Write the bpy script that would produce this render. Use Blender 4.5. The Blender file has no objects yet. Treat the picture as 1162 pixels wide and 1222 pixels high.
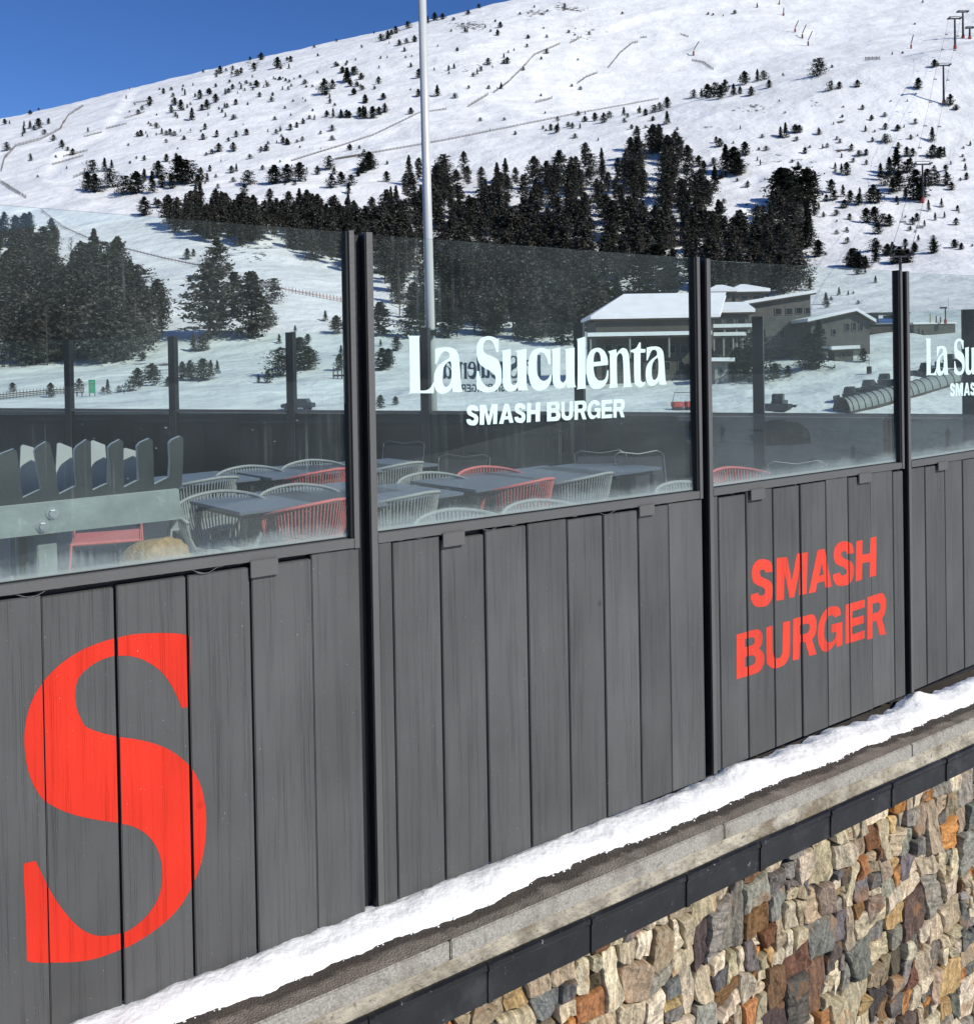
import bpy, bmesh, math, random
import numpy as np
from mathutils import Vector, Matrix, noise
from mathutils.geometry import tessellate_polygon
R_ = random.Random(7)
scene = bpy.context.scene
COL = scene.collection

# ------------------------------------------------------------------ camera
F, PY, PITCH, ROLL, EYE = 1119.9, 443.35, -0.01114, -0.01715, 1.75
AL, D1 = 0.96344, 2.68
cp, sp, cr, sr = math.cos(PITCH), math.sin(PITCH), math.cos(ROLL), math.sin(ROLL)
FWD = np.array([0, cp, sp]); UP0 = np.array([0, -sp, cp]); R0 = np.array([1., 0, 0])
RT = cr * R0 + sr * UP0; UP = -sr * R0 + cr * UP0
CAM = np.array([0, 0, EYE])
def ray(px, py): return FWD + RT * ((px - 581) / F) + UP * ((PY - py) / F)
def at(px, py, Y):                       # point seen at a pixel, Y metres ahead
    d = ray(px, py); return CAM + d * (Y / d[1])
def at_z(px, py, z):                     # point seen at a pixel on the level z
    d = ray(px, py); return CAM + d * ((z - EYE) / d[2])
def proj(P):
    P = np.asarray(P, float) - CAM
    z = P @ FWD
    return 581 + F * (P @ RT) / z, PY - F * (P @ UP) / z
NF = np.array([-math.cos(AL), math.sin(AL), 0]); DF = np.array([math.sin(AL), math.cos(AL), 0])
def FW(s, z, w=0.0): return NF * (D1 - w) + DF * s + np.array([0, 0, z])
def FP(px, py, w=0.0):
    d = ray(px, py); t = (D1 - w) / (d @ NF); P = CAM + d * t
    return float(P @ DF), float(P[2])

cam = bpy.data.cameras.new('camera'); co = bpy.data.objects.new('camera', cam); COL.objects.link(co)
cam.sensor_fit = 'HORIZONTAL'; cam.sensor_width = 36; cam.lens = F / 1162 * 36
cam.shift_y = -(611 - PY) / 1162; cam.clip_start = 0.1; cam.clip_end = 9000
M = Matrix.Identity(4)
for i in range(3):
    M[i][0] = RT[i]; M[i][1] = UP[i]; M[i][2] = -FWD[i]; M[i][3] = CAM[i]
co.matrix_world = M
scene.camera = co

# ------------------------------------------------------------------ light
SUN_AZ = Vector((0.80, -0.60)).normalized(); SUN_EL = math.radians(36)
sdir = Vector((SUN_AZ.x * math.cos(SUN_EL), SUN_AZ.y * math.cos(SUN_EL), math.sin(SUN_EL)))
w = bpy.data.worlds.new('World'); scene.world = w; w.use_nodes = True
nt = w.node_tree; nt.nodes.clear()
sky = nt.nodes.new('ShaderNodeTexSky'); sky.sky_type = 'NISHITA'; sky.sun_disc = False
sky.sun_elevation = SUN_EL; sky.sun_rotation = math.atan2(SUN_AZ.x, SUN_AZ.y)
sky.altitude = 2300; sky.air_density = 1.0; sky.dust_density = 0.1; sky.ozone_density = 4.0
hs = nt.nodes.new('ShaderNodeHueSaturation'); hs.inputs['Saturation'].default_value = 1.2; hs.inputs['Hue'].default_value = 0.512; hs.inputs['Value'].default_value = 1.16
bg = nt.nodes.new('ShaderNodeBackground'); bg.inputs[1].default_value = 0.105
wo = nt.nodes.new('ShaderNodeOutputWorld')
nt.links.new(sky.outputs[0], hs.inputs['Color']); nt.links.new(hs.outputs[0], bg.inputs[0]); nt.links.new(bg.outputs[0], wo.inputs[0])
sl = bpy.data.lights.new('sun', 'SUN'); sl.energy = 4.3; sl.angle = math.radians(0.5); sl.color = (1, 0.955, 0.87)
so = bpy.data.objects.new('sun', sl); COL.objects.link(so); so.rotation_euler = sdir.to_track_quat('Z', 'Y').to_euler()
scene.view_settings.view_transform = 'Standard'; scene.view_settings.look = 'None'; scene.view_settings.exposure = 0.0
scene.cycles.max_bounces = 6; scene.cycles.transparent_max_bounces = 24; scene.cycles.use_denoising = True
scene.cycles.caustics_reflective = False; scene.cycles.caustics_refractive = False

# ------------------------------------------------------------------ materials
def mat(name, base=(0.5, 0.5, 0.5), rough=0.6, metal=0.0, var=0.0, vscale=8.0, bump=0.0, bscale=30.0, stretch=(1, 1, 1), spec=0.5, attr=None):
    m = bpy.data.materials.new(name); m.use_nodes = True; n = m.node_tree.nodes; l = m.node_tree.links
    p = n['Principled BSDF']; p.inputs['Roughness'].default_value = rough; p.inputs['Metallic'].default_value = metal
    p.inputs['Specular IOR Level'].default_value = spec
    p.inputs['Base Color'].default_value = (*base, 1)
    tc = n.new('ShaderNodeTexCoord'); mp = n.new('ShaderNodeMapping'); mp.inputs['Scale'].default_value = stretch
    l.new(tc.outputs['Object'], mp.inputs[0])
    src = None
    if attr:
        a = n.new('ShaderNodeAttribute'); a.attribute_name = attr; src = a.outputs['Color']
        l.new(src, p.inputs['Base Color'])
    if var > 0:
        t = n.new('ShaderNodeTexNoise'); t.inputs['Scale'].default_value = vscale; t.inputs['Detail'].default_value = 5
        l.new(mp.outputs[0], t.inputs[0])
        mr = n.new('ShaderNodeMapRange'); mr.inputs['From Min'].default_value = 0.3; mr.inputs['From Max'].default_value = 0.7
        mr.inputs['To Min'].default_value = 1 - var; mr.inputs['To Max'].default_value = 1 + var; l.new(t.outputs[0], mr.inputs[0])
        mx = n.new('ShaderNodeMix'); mx.data_type = 'RGBA'; mx.blend_type = 'MULTIPLY'; mx.inputs[0].default_value = 1
        mx.inputs[6].default_value = (*base, 1)
        if src: l.new(src, mx.inputs[6])
        l.new(mr.outputs[0], mx.inputs[7]); l.new(mx.outputs[2], p.inputs['Base Color'])
    if bump > 0:
        t2 = n.new('ShaderNodeTexNoise'); t2.inputs['Scale'].default_value = bscale; t2.inputs['Detail'].default_value = 6
        l.new(mp.outputs[0], t2.inputs[0])
        b = n.new('ShaderNodeBump'); b.inputs['Strength'].default_value = min(1, bump); b.inputs['Distance'].default_value = 0.02
        l.new(t2.outputs[0], b.inputs['Height']); l.new(b.outputs[0], p.inputs['Normal'])
    return m

def plank_material(name, base, rough=0.5, gmul=1.0):
    m = mat(name, base, rough, spec=.3); n = m.node_tree.nodes; l = m.node_tree.links; p = n['Principled BSDF']
    uv = n.new('ShaderNodeUVMap'); uv.uv_map = 'UVMap'
    at_ = n.new('ShaderNodeAttribute'); at_.attribute_name = 'tone'
    def nz(sx, sy, sc, det, dist=0.0):
        mp = n.new('ShaderNodeMapping'); mp.inputs['Scale'].default_value = (sx, sy, 1); l.new(uv.outputs[0], mp.inputs[0])
        t = n.new('ShaderNodeTexNoise'); t.inputs['Scale'].default_value = sc; t.inputs['Detail'].default_value = det
        t.inputs['Distortion'].default_value = dist; l.new(mp.outputs[0], t.inputs[0]); return t.outputs[0]
    fine = nz(150, 1.0, 3.0, 8, 0.15); fib = nz(22, .55, 2.5, 4, 0.4); blot = nz(1, .6, 3.5, 5)
    # fibre ridges
    r1 = n.new('ShaderNodeMapRange'); r1.inputs['From Min'].default_value = .50; r1.inputs['From Max'].default_value = .66; l.new(fine, r1.inputs[0])
    r2 = n.new('ShaderNodeMapRange'); r2.inputs['From Min'].default_value = .46; r2.inputs['From Max'].default_value = .66; l.new(fib, r2.inputs[0])
    mu = n.new('ShaderNodeMath'); mu.operation = 'MULTIPLY'; l.new(r1.outputs[0], mu.inputs[0]); l.new(r2.outputs[0], mu.inputs[1])
    b = n.new('ShaderNodeBump'); b.inputs['Strength'].default_value = .6; b.inputs['Distance'].default_value = .0032; b.invert = True
    l.new(mu.outputs[0], b.inputs['Height'])
    # knots and dents
    vo = n.new('ShaderNodeTexVoronoi'); vo.inputs['Scale'].default_value = 2.3; l.new(uv.outputs[0], vo.inputs[0])
    vr = n.new('ShaderNodeMapRange'); vr.inputs['From Min'].default_value = 0.0; vr.inputs['From Max'].default_value = .045; l.new(vo.outputs[0], vr.inputs[0])
    b2 = n.new('ShaderNodeBump'); b2.inputs['Strength'].default_value = .6; b2.inputs['Distance'].default_value = .003
    rg = n.new('ShaderNodeMath'); rg.operation = 'PINGPONG'; rg.inputs[1].default_value = .33; l.new(vr.outputs[0], rg.inputs[0]); l.new(rg.outputs[0], b2.inputs['Height']); l.new(b.outputs[0], b2.inputs['Normal'])
    mott = nz(1, 1, 90, 3); b3 = n.new('ShaderNodeBump'); b3.inputs['Strength'].default_value = .35; b3.inputs['Distance'].default_value = .002
    l.new(mott, b3.inputs['Height']); l.new(b2.outputs[0], b3.inputs['Normal']); l.new(b3.outputs[0], p.inputs['Normal'])
    # worn paint colour
    cr_ = n.new('ShaderNodeMapRange'); cr_.inputs['From Min'].default_value = .3; cr_.inputs['From Max'].default_value = .7
    cr_.inputs['To Min'].default_value = .86; cr_.inputs['To Max'].default_value = 1.16; l.new(blot, cr_.inputs[0])
    k = n.new('ShaderNodeMath'); k.operation = 'MULTIPLY_ADD'; k.inputs[1].default_value = -.16 * gmul; k.inputs[2].default_value = 1.0; l.new(mu.outputs[0], k.inputs[0])
    k2 = n.new('ShaderNodeMath'); k2.operation = 'MULTIPLY'; l.new(k.outputs[0], k2.inputs[0]); l.new(cr_.outputs[0], k2.inputs[1])
    kn = n.new('ShaderNodeMapRange'); kn.inputs[2].default_value = .8; kn.inputs[3].default_value = .62; kn.inputs[4].default_value = 1.0; l.new(vr.outputs[0], kn.inputs[0]); kq = n.new('ShaderNodeMath'); kq.operation = 'MULTIPLY'; l.new(kn.outputs[0], kq.inputs[0]); l.new(k2.outputs[0], kq.inputs[1]); k2 = kq
    k3 = n.new('ShaderNodeMath'); k3.operation = 'MULTIPLY'; l.new(k2.outputs[0], k3.inputs[0]); l.new(at_.outputs['Fac'], k3.inputs[1])
    mx = n.new('ShaderNodeMix'); mx.data_type = 'RGBA'; mx.blend_type = 'MULTIPLY'; mx.inputs[0].default_value = 1; mx.inputs[6].default_value = (*base, 1)
    l.new(k3.outputs[0], mx.inputs[7])
    # tiny pale splashes
    sp_ = nz(1, 1, 160, 2); sr_ = n.new('ShaderNodeMapRange'); sr_.inputs['From Min'].default_value = .745; sr_.inputs['From Max'].default_value = .78; l.new(sp_, sr_.inputs[0])
    mx2 = n.new('ShaderNodeMix'); mx2.data_type = 'RGBA'; mx2.inputs[7].default_value = (.5, .5, .5, 1)
    l.new(sr_.outputs[0], mx2.inputs[0]); l.new(mx.outputs[2], mx2.inputs[6]); l.new(mx2.outputs[2], p.inputs['Base Color'])
    return m

def snow_material(name, base, big=0.0, rocks=False, fine=1.0, sss=False):
    m = mat(name, base, 0.55, spec=.25); n = m.node_tree.nodes; l = m.node_tree.links; p = n['Principled BSDF']
    tc = n.new('ShaderNodeTexCoord')
    def nz(sc, det, st=(1, 1, 1), rough=.55):
        mp = n.new('ShaderNodeMapping'); mp.inputs['Scale'].default_value = st; l.new(tc.outputs['Object'], mp.inputs[0])
        t = n.new('ShaderNodeTexNoise'); t.inputs['Scale'].default_value = sc; t.inputs['Detail'].default_value = det; t.inputs['Roughness'].default_value = rough
        l.new(mp.outputs[0], t.inputs[0]); return t.outputs[0]
    prev = None
    specs = [(60 * fine, 4, .35, .014)] if big == 0 else [(.35, 6, .28, 1.0), (.05, 8, .6, 6.0)]
    if big == 0: specs.append((12 * fine, 4, .3, .02))
    for sc, det, st, dist in specs:
        b = n.new('ShaderNodeBump'); b.inputs['Strength'].default_value = st; b.inputs['Distance'].default_value = dist
        l.new(nz(sc, det), b.inputs['Height'])
        if prev: l.new(prev, b.inputs['Normal'])
        prev = b.outputs[0]
    l.new(prev, p.inputs['Normal'])
    if rocks:
        a = n.new('ShaderNodeAttribute'); a.attribute_name = 'rock'
        r = nz(.16, 9, (1, 1, 1), .68)
        ad = n.new('ShaderNodeMath'); ad.operation = 'ADD'; l.new(r, ad.inputs[0]); l.new(a.outputs['Fac'], ad.inputs[1])
        mr = n.new('ShaderNodeMapRange'); mr.inputs['From Min'].default_value = .63; mr.inputs['From Max'].default_value = .665; l.new(ad.outputs[0], mr.inputs[0])
        mx = n.new('ShaderNodeMix'); mx.data_type = 'RGBA'; mx.inputs[6].default_value = (*base, 1); mx.inputs[7].default_value = (.10, .085, .07, 1)
        l.new(mr.outputs[0], mx.inputs[0]); 
        # trodden and wind-worn patches
        v = nz(.035, 6); vr = n.new('ShaderNodeMapRange'); vr.inputs['From Min'].default_value = .35; vr.inputs['From Max'].default_value = .65
        vr.inputs['To Min'].default_value = .88; vr.inputs['To Max'].default_value = 1.03; l.new(v, vr.inputs[0])
        mm = n.new('ShaderNodeMix'); mm.data_type = 'RGBA'; mm.blend_type = 'MULTIPLY'; mm.inputs[0].default_value = 1
        l.new(mx.outputs[2], mm.inputs[6]); l.new(vr.outputs[0], mm.inputs[7]); l.new(mm.outputs[2], p.inputs['Base Color'])
    return m

def glass_material(name, tint, dirt_veil=0.05, dark=False, bottom=True):
    m = bpy.data.materials.new(name); m.use_nodes = True; n = m.node_tree.nodes; l = m.node_tree.links; n.clear()
    out = n.new('ShaderNodeOutputMaterial'); tr = n.new('ShaderNodeBsdfTransparent'); tr.inputs[0].default_value = (*tint, 1)
    gl = n.new('ShaderNodeBsdfGlossy'); gl.inputs['Roughness'].default_value = .01; gl.inputs['Color'].default_value = (.62, .66, .64, 1)
    fr = n.new('ShaderNodeFresnel'); geo = n.new('ShaderNodeNewGeometry'); io = n.new('ShaderNodeMapRange')
    io.inputs[3].default_value = 1.45; io.inputs[4].default_value = 1 / 1.45; l.new(geo.outputs['Backfacing'], io.inputs[0]); l.new(io.outputs[0], fr.inputs['IOR'])
    mx = n.new('ShaderNodeMixShader'); l.new(fr.outputs[0], mx.inputs[0]); l.new(tr.outputs[0], mx.inputs[1]); l.new(gl.outputs[0], mx.inputs[2])
    df = n.new('ShaderNodeBsdfDiffuse'); df.inputs[0].default_value = (.64, .73, .71, 1)
    tl = n.new('ShaderNodeBsdfTranslucent'); tl.inputs[0].default_value = (.55, .65, .65, 1)
    ms = n.new('ShaderNodeMixShader'); ms.inputs[0].default_value = .35; l.new(df.outputs[0], ms.inputs[1]); l.new(tl.outputs[0], ms.inputs[2])
    uv = n.new('ShaderNodeUVMap'); uv.uv_map = 'UVMap'; sx = n.new('ShaderNodeSeparateXYZ'); l.new(uv.outputs[0], sx.inputs[0])
    def nz(s, sc, det, off=0):
        mp = n.new('ShaderNodeMapping'); mp.inputs['Scale'].default_value = s; mp.inputs['Location'].default_value = (off, off, 0); l.new(uv.outputs[0], mp.inputs[0])
        t = n.new('ShaderNodeTexNoise'); t.inputs['Scale'].default_value = sc; t.inputs['Detail'].default_value = det; l.new(mp.outputs[0], t.inputs[0]); return t.outputs[0]
    def rng(x, a, b, c, d):
        r = n.new('ShaderNodeMapRange'); r.inputs[1].default_value = a; r.inputs[2].default_value = b; r.inputs[3].default_value = c; r.inputs[4].default_value = d
        l.new(x, r.inputs[0]); return r.outputs[0]
    def op(o, a, b):
        k = n.new('ShaderNodeMath'); k.operation = o
        for i, q in enumerate((a, b)):
            if isinstance(q, (int, float)): k.inputs[i].default_value = q
            else: l.new(q, k.inputs[i])
        return k.outputs[0]
    cloud = rng(nz((1, 1, 1), 2.6, 6), .35, .7, .35, 1.5)
    tot = op('MULTIPLY', cloud, dirt_veil)  # thin dust plus a painted pale veil for reflected sky haze
    spk = rng(nz((1, 1, 1), 105, 1, 3), .775, .80, 0, .55)
    spg = rng(nz((1, 1, 1), 5, 3, 9), .45, .62, 0, 1)
    tot = op('ADD', tot, op('MULTIPLY', spk, spg))
    drip = rng(nz((75, .8, 1), 2, 3, 5), .62, .72, 0, .15)
    tot = op('ADD', tot, op('MULTIPLY', drip, rng(nz((1, 1, 1), 3, 3, 2), .45, .62, 0, 1)))
    if bottom:
        wav = op('ADD', rng(nz((1, 1, 1), 5, 5, 1), .3, .7, -.02, .022), rng(nz((60, 1, 1), 1.5, 4, 6), .4, .7, 0, -.02))
        hh = op('ADD', sx.outputs[1], wav)
        tot = op('ADD', tot, rng(hh, .004, .042, .22, 0))
        tot = op('ADD', tot, rng(hh, .02, .22, .035, 0))
        tot = op('ADD', tot, rng(sx.outputs[1], .0, .014, .30, 0))
    tot = op('MINIMUM', tot, .85)
    m2 = n.new('ShaderNodeMixShader'); l.new(tot, m2.inputs[0]); l.new(mx.outputs[0], m2.inputs[1]); l.new(ms.outputs[0], m2.inputs[2])
    l.new(m2.outputs[0], out.inputs[0])
    return m

def stone_material():
    m = mat('stone', rough=.8, spec=.3); n = m.node_tree.nodes; l = m.node_tree.links; p = n['Principled BSDF']
    a = n.new('ShaderNodeAttribute'); a.attribute_name = 'Col'
    g = n.new('ShaderNodeAttribute'); g.attribute_name = 'grain'
    def nz(v, sc, det, rough=.6):
        t = n.new('ShaderNodeTexNoise'); t.inputs['Scale'].default_value = sc; t.inputs['Detail'].default_value = det; t.inputs['Roughness'].default_value = rough
        l.new(v, t.inputs[0]); return t.outputs[0]
    def rng(x, a_, b_, c_, d_):
        r = n.new('ShaderNodeMapRange'); r.inputs[1].default_value = a_; r.inputs[2].default_value = b_; r.inputs[3].default_value = c_; r.inputs[4].default_value = d_
        l.new(x, r.inputs[0]); return r.outputs[0]
    mp = n.new('ShaderNodeMapping'); mp.inputs['Scale'].default_value = (34, 4, 6); l.new(g.outputs['Vector'], mp.inputs[0])
    mp2 = n.new('ShaderNodeMapping'); mp2.inputs['Scale'].default_value = (1, 1, 1); l.new(g.outputs['Vector'], mp2.inputs[0])
    grain = nz(mp.outputs[0], 2.0, 6); spk = nz(mp2.outputs[0], 75, 5, .7); stain = nz(mp2.outputs[0], 7, 5)
    def mul(c, f):
        mx = n.new('ShaderNodeMix'); mx.data_type = 'RGBA'; mx.blend_type = 'MULTIPLY'; mx.inputs[0].default_value = 1
        l.new(c, mx.inputs[6]); l.new(f, mx.inputs[7]); return mx.outputs[2]
    c = mul(a.outputs['Color'], rng(grain, .3, .7, .5, 1.42))
    c = mul(c, rng(spk, .32, .68, .62, 1.38))
    mx = n.new('ShaderNodeMix'); mx.data_type = 'RGBA'; mx.inputs[7].default_value = (.36, .17, .06, 1)
    l.new(rng(stain, .56, .68, 0, .55), mx.inputs[0]); l.new(c, mx.inputs[6])
    mx3 = n.new('ShaderNodeMix'); mx3.data_type = 'RGBA'; mx3.inputs[7].default_value = (.07, .06, .055, 1)
    st2 = nz(mp2.outputs[0], 11, 6); l.new(rng(st2, .60, .70, 0, .6), mx3.inputs[0]); l.new(mx.outputs[2], mx3.inputs[6])
    l.new(mx3.outputs[2], p.inputs['Base Color'])
    b = n.new('ShaderNodeBump'); b.inputs['Strength'].default_value = .9; b.inputs['Distance'].default_value = .008; l.new(grain, b.inputs['Height'])
    b2 = n.new('ShaderNodeBump'); b2.inputs['Strength'].default_value = .8; b2.inputs['Distance'].default_value = .005
    l.new(spk, b2.inputs['Height']); l.new(b.outputs[0], b2.inputs['Normal']); l.new(b2.outputs[0], p.inputs['Normal'])
    return m

def needle_material(name, col, frost):
    m = mat(name, col, .75, spec=.15); n = m.node_tree.nodes; l = m.node_tree.links; p = n['Principled BSDF']
    g = n.new('ShaderNodeNewGeometry')
    t = n.new('ShaderNodeTexNoise'); t.inputs['Scale'].default_value = 1.1; t.inputs['Detail'].default_value = 4; l.new(g.outputs['Position'], t.inputs[0])
    r = n.new('ShaderNodeMapRange'); r.inputs[1].default_value = .3; r.inputs[2].default_value = .7; r.inputs[3].default_value = .55; r.inputs[4].default_value = 1.5; l.new(t.outputs[0], r.inputs[0])
    mx = n.new('ShaderNodeMix'); mx.data_type = 'RGBA'; mx.blend_type = 'MULTIPLY'; mx.inputs[0].default_value = 1; mx.inputs[6].default_value = (*col, 1); l.new(r.outputs[0], mx.inputs[7])
    t3 = n.new('ShaderNodeTexNoise'); t3.inputs['Scale'].default_value = .13; t3.inputs['Detail'].default_value = 3; l.new(g.outputs['Position'], t3.inputs[0])
    r3 = n.new('ShaderNodeMapRange'); r3.inputs[1].default_value = .42; r3.inputs[2].default_value = .62; r3.inputs[4].default_value = .75; l.new(t3.outputs[0], r3.inputs[0])
    m3 = n.new('ShaderNodeMix'); m3.data_type = 'RGBA'; m3.inputs[7].default_value = (.074, .062, .045, 1) if frost > 0 else (.024, .026, .020, 1); l.new(r3.outputs[0], m3.inputs[0]); l.new(mx.outputs[2], m3.inputs[6])
    last = m3.outputs[2]
    if frost > 0:
        t2 = n.new('ShaderNodeTexNoise'); t2.inputs['Scale'].default_value = 1.5; t2.inputs['Detail'].default_value = 3; l.new(g.outputs['Position'], t2.inputs[0])
        r2 = n.new('ShaderNodeMapRange'); r2.inputs[1].default_value = .60 - frost * .1; r2.inputs[2].default_value = .72 - frost * .1; r2.inputs[4].default_value = .55; l.new(t2.outputs[0], r2.inputs[0])
        mx2 = n.new('ShaderNodeMix'); mx2.data_type = 'RGBA'; mx2.inputs[7].default_value = (.27, .275, .275, 1); l.new(r2.outputs[0], mx2.inputs[0]); l.new(last, mx2.inputs[6]); last = mx2.outputs[2]
    l.new(last, p.inputs['Base Color'])
    return m

MT = {}
MT['plank'] = plank_material('grey plank paint', (.096, .0965, .093))
MT['red_paint'] = plank_material('red sign paint', (.70, .030, .011), .6, .5)
MT['coral_paint'] = plank_material('coral sign paint', (.72, .060, .032), .6, .6)
MT['frame'] = mat('grey painted aluminium', (.112, .111, .106), .45, 0, .08, 3, .1, 60)
MT['black'] = mat('black painted steel', (.010, .011, .013), .5, 0, .2, 4, .1, 40)
MT['gutter'] = mat('black gutter metal', (.011, .0115, .012), .35, .2, .5, 7, .35, 9)
MT['rubber'] = mat('black seal', (.004, .004, .004), .7)
MT['glass'] = glass_material('dusty veiled clear glass', (.945, .99, .98), .023)
MT['glass_far'] = glass_material('far clear glass', (.945, .99, .975), .012, bottom=False)
MT['glass_dark'] = glass_material('smoked glass', (.22, .245, .26), .006, bottom=False)
MT['white_vinyl'] = mat('white lettering vinyl', (.64, .83, .78), .5, 0, .03, 9)
MT['shaded_vinyl'] = mat('shaded back of white vinyl', (.36, .36, .40), .6)  # white vinyl darkened in colour for its shaded side
MT['snow'] = snow_material('ledge snow', (.93, .935, .91))
MT['snow_hill'] = snow_material('mountain snow', (.86, .868, .845), big=1, rocks=True)
MT['snow_roof'] = mat('roof snow', (.88, .885, .89), .6, 0, .05, .5, .3, 1)
MT['ledge'] = mat('ledge concrete', (.25, .215, .17), .85, 0, .38, 9, .8, 160)
MT['granite'] = mat('granite edge', (.36, .34, .29), .75, 0, .30, 130, .4, 200)
MT['concrete'] = mat('pale concrete', (.40, .36, .275), .85, 0, .42, 11, .7, 40, stretch=(1, 1, 1.3))
MT['mortar'] = mat('mortar shadow joint', (.13, .115, .095), .95, 0, .4, 20, .9, 60)
MT['stone'] = stone_material()
MT['deck'] = mat('dark decking', (.020, .023, .028), .6, 0, .3, 3, .3, 30, stretch=(1, 8, 1))
MT['table'] = mat('slate table top', (.10, .125, .16), .35, 0, .06, 6)
MT['dark_metal'] = mat('dark metal leg', (.03, .032, .035), .4, .4)
MT['rope_grey'] = mat('grey rope', (.27, .295, .28), .8, 0, .1, 40)
MT['rope_red'] = mat('red rope', (.50, .13, .12), .75, 0, .1, 40)
MT['galv'] = mat('galvanised steel', (.30, .33, .315), .5, .25, .22, 9, .12, 25)
MT['galv_shade'] = mat('shaded galvanised steel', (.030, .034, .035), .5, .2, .25, 9, .1, 30)  # shade on the front comb is put into the steel colour
MT['galv_lit'] = mat('sunlit galvanised steel', (.46, .46, .45), .6, .1, .1, 9)  # same steel, lightened to the sunlit look of the rear fins
MT['galv_edge'] = mat('cut steel edge', (.60, .62, .60), .5, .2)
MT['bolt'] = mat('zinc bolt', (.55, .56, .55), .3, .8)
MT['sack'] = mat('tan sackcloth', (.34, .23, .09), .9, 0, .35, 12, .9, 40)
MT['wire'] = mat('thin grey wire frame', (.10, .105, .105), .4, .4)
MT['rope_tan'] = mat('pale rope', (.6, .55, .42), .8)
MT['mast'] = mat('white enamel mast', (.62, .64, .62), .3, .1, .05, 2)
MT['needle'] = needle_material('pine needles', (.023, .032, .021), 0)
MT['needle_frost'] = needle_material('snow dusted needles', (.046, .052, .037), .8)
MT['bark'] = mat('bark', (.045, .035, .028), .9, 0, .3, 3)
MT['larch'] = mat('bare larch twigs', (.065, .055, .045), .9, 0, .3, 2)
MT['wood_old'] = mat('weathered fence wood', (.15, .135, .12), .9, 0, .3, 2)
MT['net'] = mat('pink safety net', (.66, .50, .48), .9)
MT['wall_brown'] = mat('brown chalet wall', (.085, .073, .062), .85, 0, .18, .5, .5, 3)
MT['wall_grey'] = mat('grey stone chalet wall', (.11, .10, .09), .85, 0, .22, .8, .6, 3)
MT['win'] = mat('dark window pane', (.02, .025, .03), .15)
MT['trim'] = mat('pale window trim', (.30, .285, .26), .7)
MT['win_trim'] = mat('worn window frame', (.15, .14, .125), .7)
MT['dark_wood'] = mat('dark timber', (.055, .04, .03), .8, 0, .2, 1)
MT['groomer'] = mat('machine dark paint', (.035, .045, .04), .4, .2)
MT['tunnel'] = mat('grey tunnel cover', (.25, .27, .25), .45, .1, .12, .6)
MT['red'] = mat('red pad', (.42, .045, .03), .6, 0, .1, 3)
MT['blue'] = mat('blue sheet', (.03, .11, .36), .6, 0, .1, 2)
MT['green'] = mat('green sign face', (.04, .30, .16), .5)
MT['yellow'] = mat('yellow pad', (.6, .42, .05), .6)
MT['pylon'] = mat('pylon steel', (.045, .045, .055), .5, .3)
MT['wicker'] = mat('dark wicker', (.035, .028, .022), .7, 0, .35, 60, .5, 80, stretch=(1, 1, 4))
MT['canvas'] = mat('black canvas', (.010, .012, .018), .8)
MT['jacket'] = mat('dark jacket', (.02, .025, .04), .8)
MT['skin'] = mat('skin', (.5, .3, .22), .6)
MT['subst'] = mat('rendered base wall', (.2, .2, .2), .9)
MT['foam'] = mat('cream filler foam', (.62, .60, .52), .8)
MT['ground_low'] = mat('lower ground', (.34, .35, .38), .9, 0, .1, .05)

def stain(mname, scale, col, lo, hi, amt):
    m = MT[mname]; n = m.node_tree.nodes; l = m.node_tree.links; p = n['Principled BSDF']; src = p.inputs['Base Color'].links[0].from_socket
    tc = n.new('ShaderNodeTexCoord'); t = n.new('ShaderNodeTexNoise'); t.inputs['Scale'].default_value = scale; t.inputs['Detail'].default_value = 7; t.inputs['Roughness'].default_value = .6; l.new(tc.outputs['Object'], t.inputs[0])
    r = n.new('ShaderNodeMapRange'); r.inputs[1].default_value = lo; r.inputs[2].default_value = hi; r.inputs[4].default_value = amt; l.new(t.outputs[0], r.inputs[0])
    x = n.new('ShaderNodeMix'); x.data_type = 'RGBA'; x.inputs[7].default_value = (*col, 1); l.new(r.outputs[0], x.inputs[0]); l.new(src, x.inputs[6]); l.new(x.outputs[2], p.inputs['Base Color'])
stain('granite', 5, (.20, .175, .13), .5, .65, .75); stain('granite', 38, (.16, .15, .13), .56, .66, .6)
stain('concrete', 4, (.17, .13, .08), .52, .64, .8); stain('concrete', 45, (.12, .10, .075), .58, .68, .7); stain('concrete', 9, (.55, .52, .44), .56, .66, .6)
stain('gutter', 42, (.33, .32, .30), .665, .70, .7); stain('gutter', 6, (.06, .06, .06), .55, .7, .6)
stain('ledge', 60, (.40, .36, .30), .60, .70, .6); stain('ledge', 3, (.16, .125, .09), .5, .62, .6)
stain('black', 50, (.05, .05, .05), .62, .70, .6)
stain('galv', 22, (.55, .58, .56), .60, .70, .6)

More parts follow.
